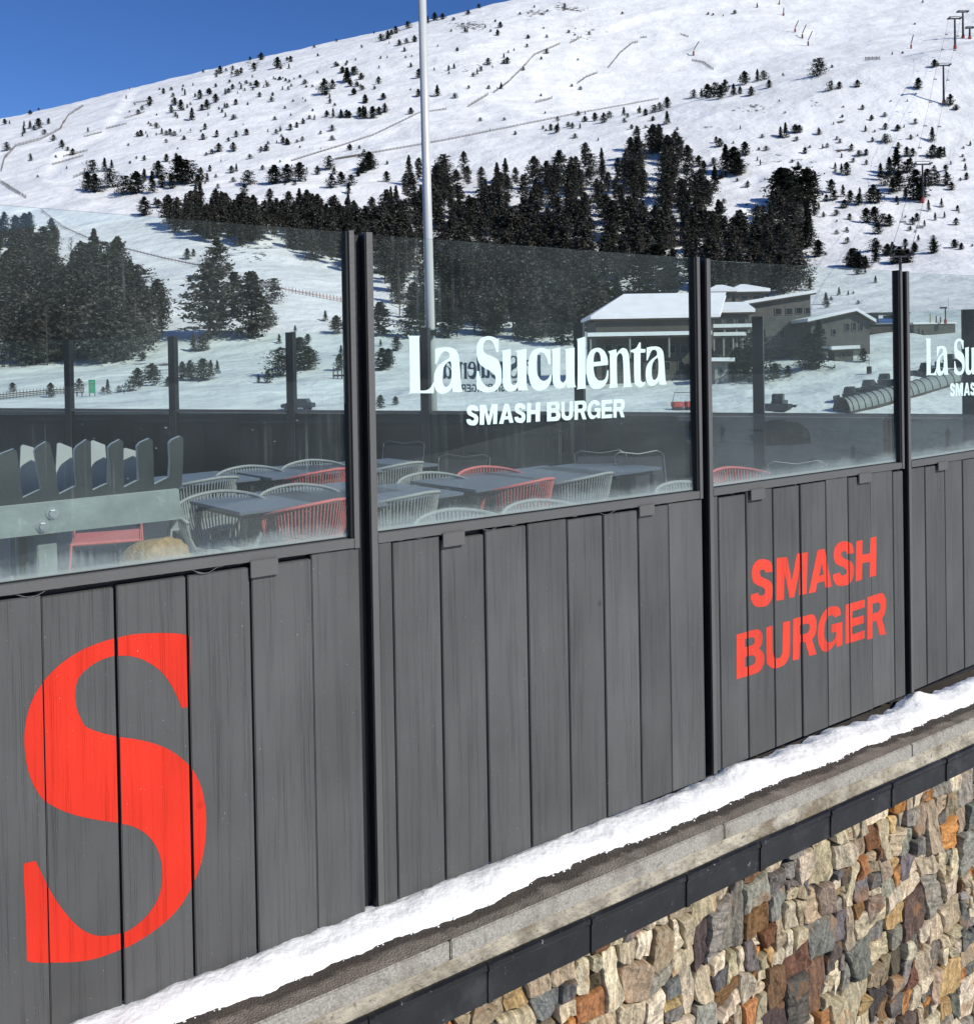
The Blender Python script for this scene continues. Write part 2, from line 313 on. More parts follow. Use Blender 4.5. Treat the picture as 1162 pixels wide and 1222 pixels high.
# ------------------------------------------------------------------ mesh helpers
def link(name, me, parent=None, loc=None):
    o = bpy.data.objects.new(name, me); COL.objects.link(o)
    if parent: o.parent = parent
    if loc is not None: o.location = loc
    return o
def tag(o, label=None, cat=None, group=None, kind=None):
    if label: o['label'] = label
    if cat: o['category'] = cat
    if group: o['group'] = group
    if kind: o['kind'] = kind
    return o
def thing(name, label, cat, loc=(0, 0, 0), rz=0, group=None):
    o = bpy.data.objects.new(name, None); COL.objects.link(o); o.location = tuple(float(v) for v in loc); o.rotation_euler = (0, 0, rz)
    return tag(o, label, cat, group)
class MB:
    def __init__(s): s.v = []; s.f = []; s.uv = {}; s.col = {}
    def add(s, vs, fs):
        b = len(s.v); s.v += [tuple(map(float, v)) for v in vs]; s.f += [tuple(b + i for i in f) for f in fs]; return b
    def box(s, c, h, rz=0):
        cx, cy, cz = c; hx, hy, hz = h; ca, sa = math.cos(rz), math.sin(rz)
        vs = [(cx + x * hx * ca - y * hy * sa, cy + x * hx * sa + y * hy * ca, cz + z * hz) for x in (-1, 1) for y in (-1, 1) for z in (-1, 1)]
        s.add(vs, [(0, 1, 3, 2), (4, 6, 7, 5), (0, 4, 5, 1), (2, 3, 7, 6), (0, 2, 6, 4), (1, 5, 7, 3)])
    def hexa(s, p8): s.add(p8, [(0, 1, 3, 2), (4, 6, 7, 5), (0, 4, 5, 1), (2, 3, 7, 6), (0, 2, 6, 4), (1, 5, 7, 3)])
    def fbox(s, s0, s1, z0, z1, w0, w1, zz0=None, zz1=None):   # box in fence coordinates; zz*: heights at the s1 end
        zz0 = z0 if zz0 is None else zz0; zz1 = z1 if zz1 is None else zz1
        s.hexa([FW(ss, z, w_) for ss, za, zb in ((s0, z0, z1), (s1, zz0, zz1)) for w_ in (w0, w1) for z in (za, zb)])
    def tube(s, pts, r, n=6, cap=True, closed=False):
        pts = [Vector(p) for p in pts]; rr = r if isinstance(r, (list, tuple)) else [r] * len(pts); b0 = len(s.v); k = len(pts)
        for i, p in enumerate(pts):
            a = pts[max(0, i - 1)] if not closed else pts[i - 1]; c = pts[min(k - 1, i + 1)] if not closed else pts[(i + 1) % k]
            t = (c - a).normalized(); u = t.cross(Vector((0, 0, 1)))
            if u.length < .05: u = t.cross(Vector((1, 0, 0)))
            u.normalize(); v = t.cross(u)
            for j in range(n):
                q = 2 * math.pi * j / n; s.v.append(tuple(p + (u * math.cos(q) + v * math.sin(q)) * rr[i]))
        for i in range(k if closed else k - 1):
            for j in range(n):
                a = b0 + i * n; c = b0 + ((i + 1) % k) * n
                s.f.append((a + j, a + (j + 1) % n, c + (j + 1) % n, c + j))
        if cap and not closed:
            s.f.append(tuple(b0 + j for j in range(n))[::-1]); s.f.append(tuple(b0 + (k - 1) * n + j for j in range(n)))
    def prism(s, poly, z0, z1):
        k = len(poly); b = len(s.v)
        s.v += [(float(x), float(y), z0) for x, y in poly] + [(float(x), float(y), z1) for x, y in poly]
        s.f.append(tuple(range(b + k, b + 2 * k))); s.f.append(tuple(range(b, b + k))[::-1])
        for i in range(k): j = (i + 1) % k; s.f.append((b + i, b + j, b + k + j, b + k + i))
    def build(s, name, m, parent=None, smooth=False, absolute=True, bevel=0):
        me = bpy.data.meshes.new(name)
        vs = s.v
        if parent is not None and absolute:
            pi = parent.matrix_basis.inverted()
            gp = parent.parent
            if gp is not None: pi = pi @ gp.matrix_basis.inverted()
            vs = [tuple(pi @ Vector(v)) for v in vs]
        me.from_pydata(vs, [], s.f)
        bm = bmesh.new(); bm.from_mesh(me)
        bmesh.ops.recalc_face_normals(bm, faces=bm.faces)
        if bevel: bmesh.ops.bevel(bm, geom=[e for e in bm.edges if len(e.link_faces) == 2 and e.calc_face_angle(0) > .6], offset=bevel, segments=2, affect='EDGES', clamp_overlap=True)
        bm.to_mesh(me); bm.free()
        if smooth:
            for p in me.polygons: p.use_smooth = True
        me.materials.append(MT[m] if isinstance(m, str) else m)
        return link(name, me, parent)
def copy_tree(o, parent=None):
    c = o.copy(); COL.objects.link(c); c.parent = parent
    for ch in list(o.children):
        copy_tree(ch, c)
    return c
def catmull(pts, k=4, closed=True):
    P = [np.array(p, float) for p in pts]; n = len(P); out = []
    for i in range(n if closed else n - 1):
        p0, p1, p2, p3 = (P[(i - 1) % n], P[i], P[(i + 1) % n], P[(i + 2) % n]) if closed else (P[max(i - 1, 0)], P[i], P[i + 1], P[min(i + 2, n - 1)])
        for j in range(k):
            t = j / k; out.append(.5 * ((2 * p1) + (-p0 + p2) * t + (2 * p0 - 5 * p1 + 4 * p2 - p3) * t * t + (-p0 + 3 * p1 - 3 * p2 + p3) * t ** 3))
    if not closed: out.append(P[-1])
    return out
def smart(pts, k=4, sharp=38):          # smooth an outline but keep its corners
    n = len(pts); P = [np.array(p, float) for p in pts]; cor = []
    for i in range(n):
        a = P[i] - P[i - 1]; b = P[(i + 1) % n] - P[i]
        c = abs(math.degrees(math.atan2(a[0] * b[1] - a[1] * b[0], a @ b))); cor.append(c > sharp)
    out = []
    for i in range(n):
        p1, p2 = P[i], P[(i + 1) % n]
        p0 = P[i - 1] if not cor[i] else 2 * p1 - p2
        p3 = P[(i + 2) % n] if not cor[(i + 1) % n] else 2 * p2 - p1
        for j in range(k):
            t = j / k; out.append(tuple(.5 * ((2 * p1) + (-p0 + p2) * t + (2 * p0 - 5 * p1 + 4 * p2 - p3) * t * t + (-p0 + 3 * p1 - 3 * p2 + p3) * t ** 3)))
    return out
def clip_poly(poly, axis, val, keep_ge):
    out = []
    for i in range(len(poly)):
        a, b = poly[i - 1], poly[i]; ia = (a[axis] >= val) == keep_ge; ib = (b[axis] >= val) == keep_ge
        if ia != ib:
            t = (val - a[axis]) / (b[axis] - a[axis]); out.append(tuple(a[k] + (b[k] - a[k]) * t for k in range(2)))
        if ib: out.append(b)
    return out
def flat_tris(loops):
    vs = [Vector((p[0], p[1], 0)) for lp in loops for p in lp]
    tri = tessellate_polygon([[Vector((p[0], p[1], 0)) for p in lp] for lp in loops])
    return [[(vs[i].x, vs[i].y) for i in t] for t in tri]
def decal(name, loops_list, m, parent, w_of, strips=None, tone=1.0):
    """lettering: a thin painted layer lying on the fence front; loops in (s,z)"""
    vs, fs = [], []
    for loops in loops_list:
        for t in flat_tris(loops):
            for (a, b, wv) in (strips or [(-99, 99, None)]):
                q = clip_poly(clip_poly(t, 0, a, True), 0, b, False)
                if len(q) < 3: continue
                b0 = len(vs); vs += [(x, z, wv if wv is not None else w_of) for x, z in q]; fs.append(tuple(range(b0, b0 + len(q))))
    me = bpy.data.meshes.new(name); pi = parent.matrix_basis.inverted() if parent.parent is None else (parent.parent.matrix_basis @ parent.matrix_basis).inverted()
    me.from_pydata([tuple(pi @ Vector(FW(x, z, q))) for x, z, q in vs], [], fs)
    uv = me.uv_layers.new(name='UVMap')
    for p in me.polygons:
        for li in p.loop_indices: v = vs[me.loops[li].vertex_index]; uv.data[li].uv = (v[0], v[1])
    at_ = me.attributes.new('tone', 'FLOAT', 'POINT'); at_.data.foreach_set('value', [tone] * len(vs))
    bm = bmesh.new(); bm.from_mesh(me); bmesh.ops.remove_doubles(bm, verts=bm.verts, dist=1e-5); bmesh.ops.recalc_face_normals(bm, faces=bm.faces); bm.to_mesh(me); bm.free()
    me.materials.append(MT[m] if isinstance(m, str) else m)
    return link(name, me, parent)

# ================================================================== NEAR FENCE
def lin(pa, pb, w=0.0):
    a, b = FP(*pa, w), FP(*pb, w)
    return lambda s: a[1] + (b[1] - a[1]) * (s - a[0]) / (b[0] - a[0])
ps = [FP(443, 638)[0], FP(846, 584)[0], FP(1083.5, 551)[0]]
s_posts = [ps[0] - 3.20, ps[0] - 1.60] + ps + [ps[2] + 1.50, ps[2] + 3.0, ps[2] + 4.5, ps[2] + 5.7]
bays = [
 dict(top=lin((0, 242.4), (416, 275.8)), ft=lin((0, 699), (425, 642)), fb=lin((0, 711), (431, 652)), pt=lin((0, 717), (432, 655.5)), bot=lin((149, 1207.6), (436, 1094.7)), cuts=[(0, 49, 712), (1, 137, 700), (1, 222.5, 686), (1, 298.5, 675), (0, 371, 665)], tabs=[(297, 330, 672, 687)]),
 dict(top=lin((440, 278.5), (836, 307.5)), ft=lin((450, 637), (832, 586)), fb=lin((450, 648), (833, 594.5)), pt=lin((450, 651.5), (833, 598)), bot=lin((452, 1084), (833, 933)), cuts=[(1, 468, 652), (1, 525.5, 643), (1, 578, 637), (1, 628, 630), (1, 676, 622), (1, 719, 618), (1, 760.5, 612), (0, 797, 606)], tabs=[(526, 552, 636, 651), (760, 778, 601, 615)]),
 dict(top=lin((848, 309.8), (1066, 322.2)), ft=lin((850, 583), (1070, 552.5)), fb=lin((850, 591.5), (1070, 559.5)), pt=lin((850, 593), (1070, 561)), bot=lin((851, 923), (1080, 830)), cuts=[(1, 857, 592), (1, 890, 588), (1, 922, 584), (1, 954, 580), (1, 984.5, 576), (0, 1011, 572), (0, 1038, 568), (1, 1065, 565)], tabs=[(893, 910, 584, 596), (1022, 1037, 567, 576)]),
 dict(top=lin((1085, 324.5), (1162, 328)), ft=lin((1087, 550.5), (1162, 538.5)), fb=lin((1087, 557.5), (1162, 545.5)), pt=lin((1087, 559.5), (1162, 547)), bot=lin((1087, 826), (1162, 793)), cuts=[(1, 1103.5, 556), (0, 1127, 553), (1, 1148, 550)], tabs=[(1116.5, 1128, 552, 561)]),
]
for b_ in bays: b_['px'] = True
def spare(b_): return dict(b_, cuts=[], tabs=[], px=False)
bays = [spare(bays[0])] + bays + [spare(bays[3]), spare(bays[3]), spare(bays[3])]
fence = thing('terrace_windbreak', 'long grey plank and glass windbreak with red painted lettering along the stone terrace edge', 'fence', FW(s_posts[2], 0))
GAP = .046
def plank_mesh(s0, s1, zt0, zt1, zb0, zb1, w, tone, k):
    n, me = 10, bpy.data.meshes.new('plank')
    bm = bmesh.new()
    top, bot = [], []
    jag = R_.uniform(-.013, .009)
    P = []
    for s, zt, zb in ((s0, zt0, zb0), (s1, zt1, zb1)):
        for ww in (w - .022, w): P += [(s, zb, ww), (s, zt + jag, ww)]
    V = [bm.verts.new(tuple(FW(a, b, c) - np.array(fence.location))) for a, b, c in P]
    for f in [(0, 1, 3, 2), (4, 6, 7, 5), (0, 4, 5, 1), (2, 3, 7, 6), (0, 2, 6, 4), (1, 5, 7, 3)]: bm.faces.new([V[i] for i in f])
    bmesh.ops.recalc_face_normals(bm, faces=bm.faces)
    bmesh.ops.bevel(bm, geom=list(bm.edges), offset=.0025, segments=2, affect='EDGES')
    bm.to_mesh(me); bm.free()
    uv = me.uv_layers.new(name='UVMap'); off = k * 3.71
    L = np.array(fence.location)
    for p in me.polygons:
        for li in p.loop_indices:
            q = np.array(me.vertices[me.loops[li].vertex_index].co) + L; uv.data[li].uv = (float(q @ DF) + off, float(q[2]) + off * .3)
    a = me.attributes.new('tone', 'FLOAT', 'POINT'); a.data.foreach_set('value', [tone] * len(me.vertices))
    me.materials.append(MT['plank'])
    return link('plank', me, fence)
def glass_pane(s0, s1, z0f, z1f, w, th, m, parent, mapf, name='glass_pane'):
    me = bpy.data.meshes.new(name); base = Vector(parent.location)
    vs = []; uvs = []
    for ww in (w, w - th):
        for s in (s0, s1):
            for zf, hh in ((z0f, 0), (z1f, 1)):
                z = zf(s); vs.append(tuple(Vector(mapf(s, z, ww)) - base)); uvs.append((s, z - z0f(s)))
    fs = [(0, 2, 3, 1), (4, 5, 7, 6), (0, 1, 5, 4), (2, 6, 7, 3), (0, 4, 6, 2), (1, 3, 7, 5)]
    me.from_pydata(vs, [], fs); u = me.uv_layers.new(name='UVMap')
    for p in me.polygons:
        for li in p.loop_indices: u.data[li].uv = uvs[me.loops[li].vertex_index]
    me.materials.append(MT[m]); return link(name, me, parent)

S_red = [(660,58),(640,50),(590,45),(520,45),(455,50),(405,62),(350,78),(290,102),(235,135),(190,172),(150,215),(120,260),(100,308),(88,360),(84,415),(88,470),(98,525),(115,570),(138,608),(160,632),(200,655),(250,675),(310,690),(370,700),(440,710),(480,725),(515,750),(540,785),(556,825),(562,870),(560,920),(548,965),(525,1005),(495,1040),(460,1068),(425,1087),(385,1096),(340,1098),(300,1085),(265,1060),(230,1022),(195,975),(168,928),(145,880),(122,835),(82,845),(83,900),(88,1000),(91,1080),(93,1183),(120,1188),(200,1191),(265,1188),(320,1180),(370,1165),(430,1140),(490,1108),(545,1070),(600,1022),(640,970),(672,910),(695,850),(708,790),(714,730),(714,670),(705,610),(690,560),(665,515),(630,480),(590,452),(540,430),(480,415),(410,405),(350,392),(300,372),(285,350),(268,312),(261,270),(264,230),(275,200),(300,172),(340,145),(385,128),(430,123),(475,130),(520,150),(560,180),(590,220),(612,262),(630,305),(660,300)]
def px_loop(pts, sc, ox, oy, w=0.0): return [FP(ox + x * sc, oy + y * sc, w) for x, y in pts]
G = {}
G['S'] = [[(306,306),(302,262),(290,235),(262,222),(235,219),(205,224),(178,245),(160,275),(155,310),(158,350),(172,382),(200,400),(232,412),(250,428),(254,448),(242,465),(222,472),(208,466),(203,450),(150,465),(152,500),(168,532),(190,547),(225,548),(262,540),(288,512),(302,475),(306,430),(302,395),(285,368),(250,352),(225,340),(213,320),(215,300),(232,290),(248,295),(256,312)]]
G['M'] = [[(330,210),(402,202),(434,367),(470,180),(540,166),(532,455),(486,468),(489,290),(452,480),(420,487),(384,310),(380,497),(326,507)]]
G['A'] = [[(608,155),(657,143),(711,405),(666,418),(653,368),(606,382),(594,444),(546,453)], [(638,246),(619,332),(650,323)]]
G['H'] = [[(876,92),(920,84),(918,186),(970,175),(974,70),(1020,60),(1017,330),(969,342),(970,233),(918,245),(916,357),(871,372)]]
G['B'] = [[(52,742),(170,708),(205,706),(228,725),(234,765),(228,810),(208,838),(232,858),(244,895),(240,945),(222,985),(190,1008),(52,1052)], [(112,772),(160,760),(176,768),(178,795),(165,813),(112,828)], [(112,898),(162,884),(182,896),(184,930),(165,950),(112,968)]]
G['U'] = [[(257,692),(302,678),(304,850),(311,895),(330,908),(355,900),(368,870),(374,655),(423,645),(421,860),(410,910),(385,950),(340,972),(305,975),(275,955),(260,915)]]
G['R'] = [[(445,632),(560,600),(585,605),(600,640),(602,690),(592,740),(570,772),(601,875),(551,888),(522,789),(491,797),(488,910),(442,921)], [(491,676),(535,662),(553,672),(553,705),(538,728),(491,742)]]
G['G'] = [[(775,600),(765,560),(740,543),(705,545),(665,565),(635,610),(615,670),(608,740),(615,800),(635,845),(660,858),(690,850),(715,825),(738,795),(742,828),(782,812),(782,650),(706,671),(706,728),(738,720),(735,760),(712,790),(690,795),(668,785),(655,750),(655,700),(662,650),(680,618),(705,603),(722,612),(728,625)]]
G['E'] = [[(805,532),(935,495),(935,550),(850,578),(848,628),(928,605),(928,660),(848,685),(846,740),(935,708),(935,765),(803,806)]]
GP = {k: [px_loop(lp, .1721, 870, 630) for lp in v] for k, v in G.items()}
def norm_glyph(loops):
    xs = [p[0] for p in loops[0]]; zs = [p[1] for p in loops[0]]
    x0, x1, z0, z1 = min(xs), max(xs), min(zs), max(zs)
    h = z1 - z0
    return [[((x - x0) / h, (z - z0) / h) for x, z in lp] for lp in loops], (x1 - x0) / h
GN = {k: norm_glyph(v) for k, v in GP.items()}
CURVY = set('SGUBR')
def place_glyph(ch, x, z, h, wd=None, mirror=False, skew=0.0):
    loops, wn = GN[ch]; sx = h if wd is None else wd / wn
    out = []
    for lp in loops:
        q = [(x + a * sx, z + b * h + skew * a * sx) for a, b in lp]
        if mirror: q = [(-a, b) for a, b in q]
        out.append(smart(q, 4, 32) if ch in CURVY else q)
    return out
# painted word on the third bay: every letter measured on the planks (left x, right x, top y, bottom y at the letter's middle)
def letter_box(ch, xl, xr, yt, yb):
    xm = (xl + xr) / 2; a = FP(xl, (yt + yb) / 2); b = FP(xr, (yt + yb) / 2); t = FP(xm, yt); o = FP(xm, yb)
    return place_glyph(ch, a[0], o[1], t[1] - o[1], b[0] - a[0])
c3 = lambda ch, l, r, t, b: letter_box(ch, 870 + l * .1721, 870 + r * .1721, 630 + t * .1721, 630 + b * .1721)
red_words = [c3('S', 150, 304, 217, 549), [GP['M'][0]], GP['A'], c3('S', 716, 860, 93, 402), GP['H'], GP['B'], [smart(GP['U'][0], 4, 32)], [smart(l, 4, 32) for l in GP['R']], [smart(GP['G'][0], 4, 32)], GP['E'], c3('R', 950, 1087, 462, 757)]
red_words[5] = [smart(l, 4, 32) for l in GP['B']]

kk = 0; W_PL = 0.0
for bi, b in enumerate(bays):
    s0, s1 = s_posts[bi], s_posts[bi + 1]
    sa, sb = s0 + .022, s1 - GAP
    cuts = [(0, sa)] + [(g, FP(x, y)[0]) for g, x, y in b['cuts']] + [(0, sb)]
    if not b['px']: cuts = [(0, sa)] + [(1, sa + (sb - sa) * q / 8) for q in range(1, 8)] + [(0, sb)]
    if bi == 1: cuts = [(0, sa)] + [(1, sa + .13), (0, sa + .32)] + cuts[1:]
    if bi == 4: cuts = cuts[:-1] + [(1, cuts[-2][1] + .19 * q) for q in (1, 2, 3)] + [(0, sb)]
    strips = []
    for (g0, a), (g1, c) in zip(cuts[:-1], cuts[1:]):
        ga, gc = (.0035 if g0 else .0012), (.0035 if g1 else .0012)
        if a == sa: ga = 0
        if c == sb: gc = 0
        x0, x1 = a + ga, c - gc; wv = R_.uniform(-.003, .003)
        kk += 1
        pl = plank_mesh(x0, x1, b['pt'](x0), b['pt'](x1), b['bot'](x0), b['bot'](x1), wv, R_.uniform(.90, 1.10), kk)
        strips.append((x0 + .001, x1 - .001, wv + .0008))
    # painted letters
    if bi == 1: decal('painted_letter', [[smart(px_loop(S_red, .3439, 0, 740), 3, 35)]], 'red_paint', fence, 0, strips, 1.0)['label'] = 'big red serif letter S painted over the planks'
    if bi == 3: decal('painted_words', red_words, 'coral_paint', fence, 0, strips, 1.0)['label'] = 'coral red words SMASH BURGER painted over the planks'
    # backing behind the gaps
    mb = MB(); zb = b['bot']; zt = b['pt']
    mb.hexa([FW(s, z, w_) for s in (sa, sb) for w_ in (-.055, -.028) for z in (zb(s) + .02, zt(s) + .02)])
    mb.build('backing_board', 'black', fence)
    # aluminium frame
    fr = MB(); ft, fb, tp = b['ft'], b['fb'], b['top']
    fr.hexa([FW(s, z, w_) for s in (sa - .0, sb) for w_ in (-.034, .006) for z in (fb(s), ft(s))])
    se = sb - .017
    fr.hexa([FW(s, z, w_) for s in (se, sb) for w_ in (-.033, .0085) for z in (fb(s) - .002, tp(s) + .002)])
    fr.build('glass_frame', 'frame', fence)
    ru = MB(); ru.hexa([FW(s, z, w_) for s in (se - .009, se) for w_ in (-.032, .001) for z in (ft(s), tp(s))])
    ru.hexa([FW(s, z, w_) for s in (sa, se - .009) for w_ in (-.032, -.0155) for z in (ft(s) - .004, ft(s) + .004)])
    ru.build('rubber_seal', 'rubber', fence)
    # post
    po = MB(); zt_ = b['top'](s0) + .004
    nb = bays[bi]; zbt = nb['bot'](s0) - .004
    po.hexa([FW(s, z, w_) for s in (s0 - GAP + .002, s0 - .0005) for w_ in (-.044, -.038) for z in (zbt, zt_ - .006)])
    po.hexa([FW(s, z, w_) for s in (s0 - .004, s0) for w_ in (-.040, -.001) for z in (zbt, zt_ - .003)])
    for q in (.97, .62, .30):
        z = ft(s0) + (tp(s0) - ft(s0)) * q - .02
        po.hexa([FW(s, zz, w_) for s in (s0 - GAP + .0015, s0 - GAP + .012) for w_ in (-.036, -.008) for zz in (z - .03, z + .0)])
    post = po.build('post', 'black', fence)
    fl = MB(); fl.hexa([FW(s, z, w_) for s in (s0, s0 + .022) for w_ in (-.036, .004) for z in (zbt, zt_)])
    fl.build('flange', 'frame', post)
    # glass
    gp_ = glass_pane(sa + .0005, se - .0095, lambda s, ft=ft: ft(s) + .004, lambda s, tp=tp: tp(s), -.020, .010, 'glass', fence, FW)
    # brighter polished top edge
    # tabs that lap over the planks
    for (l, r, t, bt) in b['tabs']:
        a0, a1 = FP(l, t)[0], FP(r, t)[0]; sm = (a0 + a1) / 2
        zt1 = fb(sm) + .004; zb1 = FP((l + r) / 2, bt)[1]
        tb = MB(); tb.fbox(a0, a1, zb1, zt1, .0075, .0145); tb.build('clip_tab', 'frame', fence, bevel=.0015)
    # thin wavy bead of filler hanging under the frame
    pts = []; n_ = int((sb - sa - .03) / .006)
    for i in range(n_ + 1):
        q = sa + .012 + (sb - sa - .03) * i / n_; k = noise.noise(Vector((q * 11, bi * 5, 0))); sag = max(0, k - .12) * .028
        pts.append(FW(q, fb(q) - .0005 - sag + .0012 * noise.noise(Vector((q * 60, 1, 0))), .001))
    mb = MB(); mb.tube(pts, [.0012 + max(0, noise.noise(Vector((q * .21, bi * 3, 2)))) * .004 for q in range(len(pts))], 5); mb.build('filler_bead', 'frame', fence, smooth=True)

# ---- logo on glass
LG = {}
def L1(p): return [(480 + x * .1463, 390 + y * .1463) for x, y in p]
def L2(p): return [(640 + x * .1463, 380 + y * .1463) for x, y in p]
a_out = [(268,178),(330,168),(390,168),(430,185),(455,220),(466,290),(478,450),(484,500),(497,524),(480,532),(412,532),(407,488),(392,515),(362,536),(320,545),(285,530),(264,490),(258,430),(265,370),(290,325),(330,288),(370,262),(388,245),(384,215),(366,200),(340,200),(318,218),(297,262),(278,300),(268,303)]
a_in = [(392,272),(402,320),(400,420),(387,465),(362,490),(342,485),(328,450),(326,390),(335,335),(358,298)]
u_out = [(805,195),(885,178),(885,430),(893,465),(912,478),(930,458),(938,420),(936,205),(922,196),(1012,178),(1012,400),(1016,490),(1027,514),(948,520),(942,488),(920,516),(885,527),(850,520),(827,490),(820,440),(818,222)]
logo = [
 [L1([(42,72),(148,72),(138,100),(141,300),(145,519),(190,518),(225,500),(248,462),(262,436),(256,541),(48,541),(62,512),(57,100)])],
 [L1(a_out), L1(a_in)],
 [L1([(785,95),(785,205),(767,202),(755,160),(735,120),(710,105),(685,108),(665,130),(658,165),(665,200),(690,225),(730,240),(770,262),(795,300),(808,360),(808,430),(795,480),(765,515),(720,532),(670,532),(620,512),(606,498),(608,358),(625,362),(635,410),(655,455),(685,485),(715,492),(745,480),(760,450),(760,410),(745,380),(710,355),(665,330),(630,300),(612,255),(607,200),(612,140),(635,98),(670,80),(710,75),(750,85),(772,98)])],
 [L1(u_out)],
 [L2([(112,255),(114,375),(98,372),(85,320),(60,280),(30,272),(8,290),(0,340),(-2,400),(10,460),(35,500),(65,510),(95,490),(115,455),(123,460),(118,510),(95,555),(55,582),(15,588),(-25,570),(-50,525),(-64,460),(-66,380),(-55,310),(-30,265),(5,245),(50,240),(85,250)])],
 [[(x + (763.5 - 703 + 0) * 0 + (657.5 - 597.8), y + (414.5 - 416.0) - .3) for x, y in [(480 + a * .1463, 390 + b * .1463) for a, b in u_out]]],
 [L2([(322,170),(397,147),(397,300),(401,545),(411,570),(325,577),(335,548),(335,198)])],
 [L2([(583,378),(465,391),(468,430),(480,475),(505,505),(540,505),(565,480),(578,420),(587,425),(583,490),(560,540),(525,568),(480,575),(445,560),(420,510),(408,440),(408,370),(418,310),(440,265),(475,243),(515,240),(550,262),(572,300),(582,340)]), L2([(465,355),(525,350),(522,310),(512,280),(492,268),(475,285),(467,320)])],
 [L2([(583,268),(650,250),(655,285),(675,258),(705,240),(735,250),(752,290),(758,350),(768,510),(781,555),(705,562),(712,530),(705,330),(695,290),(680,280),(662,300),(655,340),(658,520),(666,560),(585,568),(600,530),(598,290)])],
 [L2([(850,195),(850,246),(888,250),(888,276),(848,279),(850,480),(858,515),(875,522),(892,508),(880,545),(850,560),(815,548),(798,505),(795,280),(768,272),(768,258),(812,240),(838,195)])],
 [[(x + 92.6 - .5, y + .6) for x, y in [(480 + a * .1463, 390 + b * .1463) for a, b in a_out]], [(x + 92.6 - .5, y + .6) for x, y in [(480 + a * .1463, 390 + b * .1463) for a, b in a_in]]],
]
wg = -.0188
logo_sz = [[[FP(x, y, wg) for x, y in lp] for lp in g] for g in logo]
# second u and a are the same drawn letters: shift them in the plane, not in the picture
def shift_to(src, px_left, py_top):
    tx, tz = FP(px_left, py_top, wg); x0 = min(p[0] for p in src[0]); z1 = max(p[1] for p in src[0])
    return [[(x - x0 + tx, z - z1 + tz) for x, z in lp] for lp in src]
logo_sz[5] = shift_to(logo_sz[3], 657.3, 414.5)
logo_sz[10] = shift_to(logo_sz[1], 769.8, 413.5)
logo_s = [[smart(lp, 4, 40) for lp in g] for g in logo_sz]
def line_text(txt, s0, s1, zb0, zb1, h, space=.30, gap=.07):
    ws = [GN[c][1] if c != ' ' else space for c in txt]
    tot = sum(ws) + gap * (len(txt) - 1); k = (s1 - s0) / tot; out = []; x = s0
    for c, w_ in zip(txt, ws):
        if c != ' ':
            z = zb0 + (zb1 - zb0) * (x - s0) / (s1 - s0)
            out.append(place_glyph(c, x, z, h, w_ * k, skew=(zb1 - zb0) / (s1 - s0)))
        x += (w_ + gap) * k
    return out
t0 = FP(556.7, 508, wg); t1 = FP(745.5, 497.8, wg); hh = FP(640, 480.0, wg)[1] - FP(640, 503.3, wg)[1]
sub_s = line_text('SMASH BURGER', t0[0], t1[0], t0[1], t1[1], hh)
panes = [o for o in fence.children if o.name.startswith('glass_pane')]
decal('logo_lettering', logo_s + sub_s, 'white_vinyl', panes[2], wg)
ds = FP(1104.5, 430, wg)[0] - FP(486.5, 430, wg)[0]
dz = FP(1105, 404, wg)[1] - FP(486.5, 401, wg)[1]
shf = lambda gs: [[[(x + ds, z + dz) for x, z in lp] for lp in g] for g in gs]
decal('logo_lettering', shf(logo_s + sub_s), 'white_vinyl', panes[4], wg)

# ================================================================== LEDGE, SNOW STRIP, GUTTER, STONE WALL
wl = .255
lx = [FP(330, 1213, wl), FP(560, 1115, wl), FP(907, 968, wl), FP(1162, 857, wl)]
zl = np.polyfit([p[0] for p in lx], [p[1] for p in lx], 1); LZ = lambda s: zl[0] * s + zl[1]
def lfit(pts, w):
    q = [FP(x, y, w) for x, y in pts]; k = np.polyfit([p[0] for p in q], [p[1] for p in q], 1); return lambda s: k[0] * s + k[1]
G0 = lfit([(560, 1136), (907, 986), (1162, 871)], wl)         # foot of the granite edge
wg1 = .262
GT = lfit([(434, 1217), (909, 1005), (1162, 890)], wg1); GB = lfit([(543, 1222), (700, 1142), (909, 1041), (1162, 919)], wg1)
SL, SR = -3.4, 10.2
wall = thing('retaining_wall', 'multicoloured rough stone retaining wall under the plank windbreak, with granite edged concrete top', 'wall', FW(2, LZ(2) - 2))
def strip(name, m, s0, s1, w0, w1, za, zb, n=24, parent=None, rough=0, bevel=0):
    mb = MB(); 
    prev = None
    for i in range(n + 1):
        s = s0 + (s1 - s0) * i / n
        j = rough * (noise.noise(Vector((s * 9, w1 * 5, 3))))
        ring = [FW(s, za(s), w0), FW(s, za(s), w1 + j), FW(s, zb(s) - abs(j) * .5, w1 + j), FW(s, zb(s), w0)]
        b = len(mb.v); mb.v += [tuple(p) for p in ring]
        if prev is not None:
            for q in range(4): mb.f.append((prev + q, prev + (q + 1) % 4, b + (q + 1) % 4, b + q))
        else: mb.f.append((b, b + 1, b + 2, b + 3))
        prev = b
    mb.f.append((prev + 3, prev + 2, prev + 1, prev))
    return mb.build(name, m, parent)
def snow_edge(s): return .148 + .040 * noise.noise(Vector((s * 2.1, 0, 0))) + .022 * noise.noise(Vector((s * 9, 4, 0))) + .009 * noise.noise(Vector((s * 32, 8, 0))) + .004 * noise.noise(Vector((s * 90, 9, 0)))
vs, fs, wet = [], [], []; NS, NW = 1100, 30
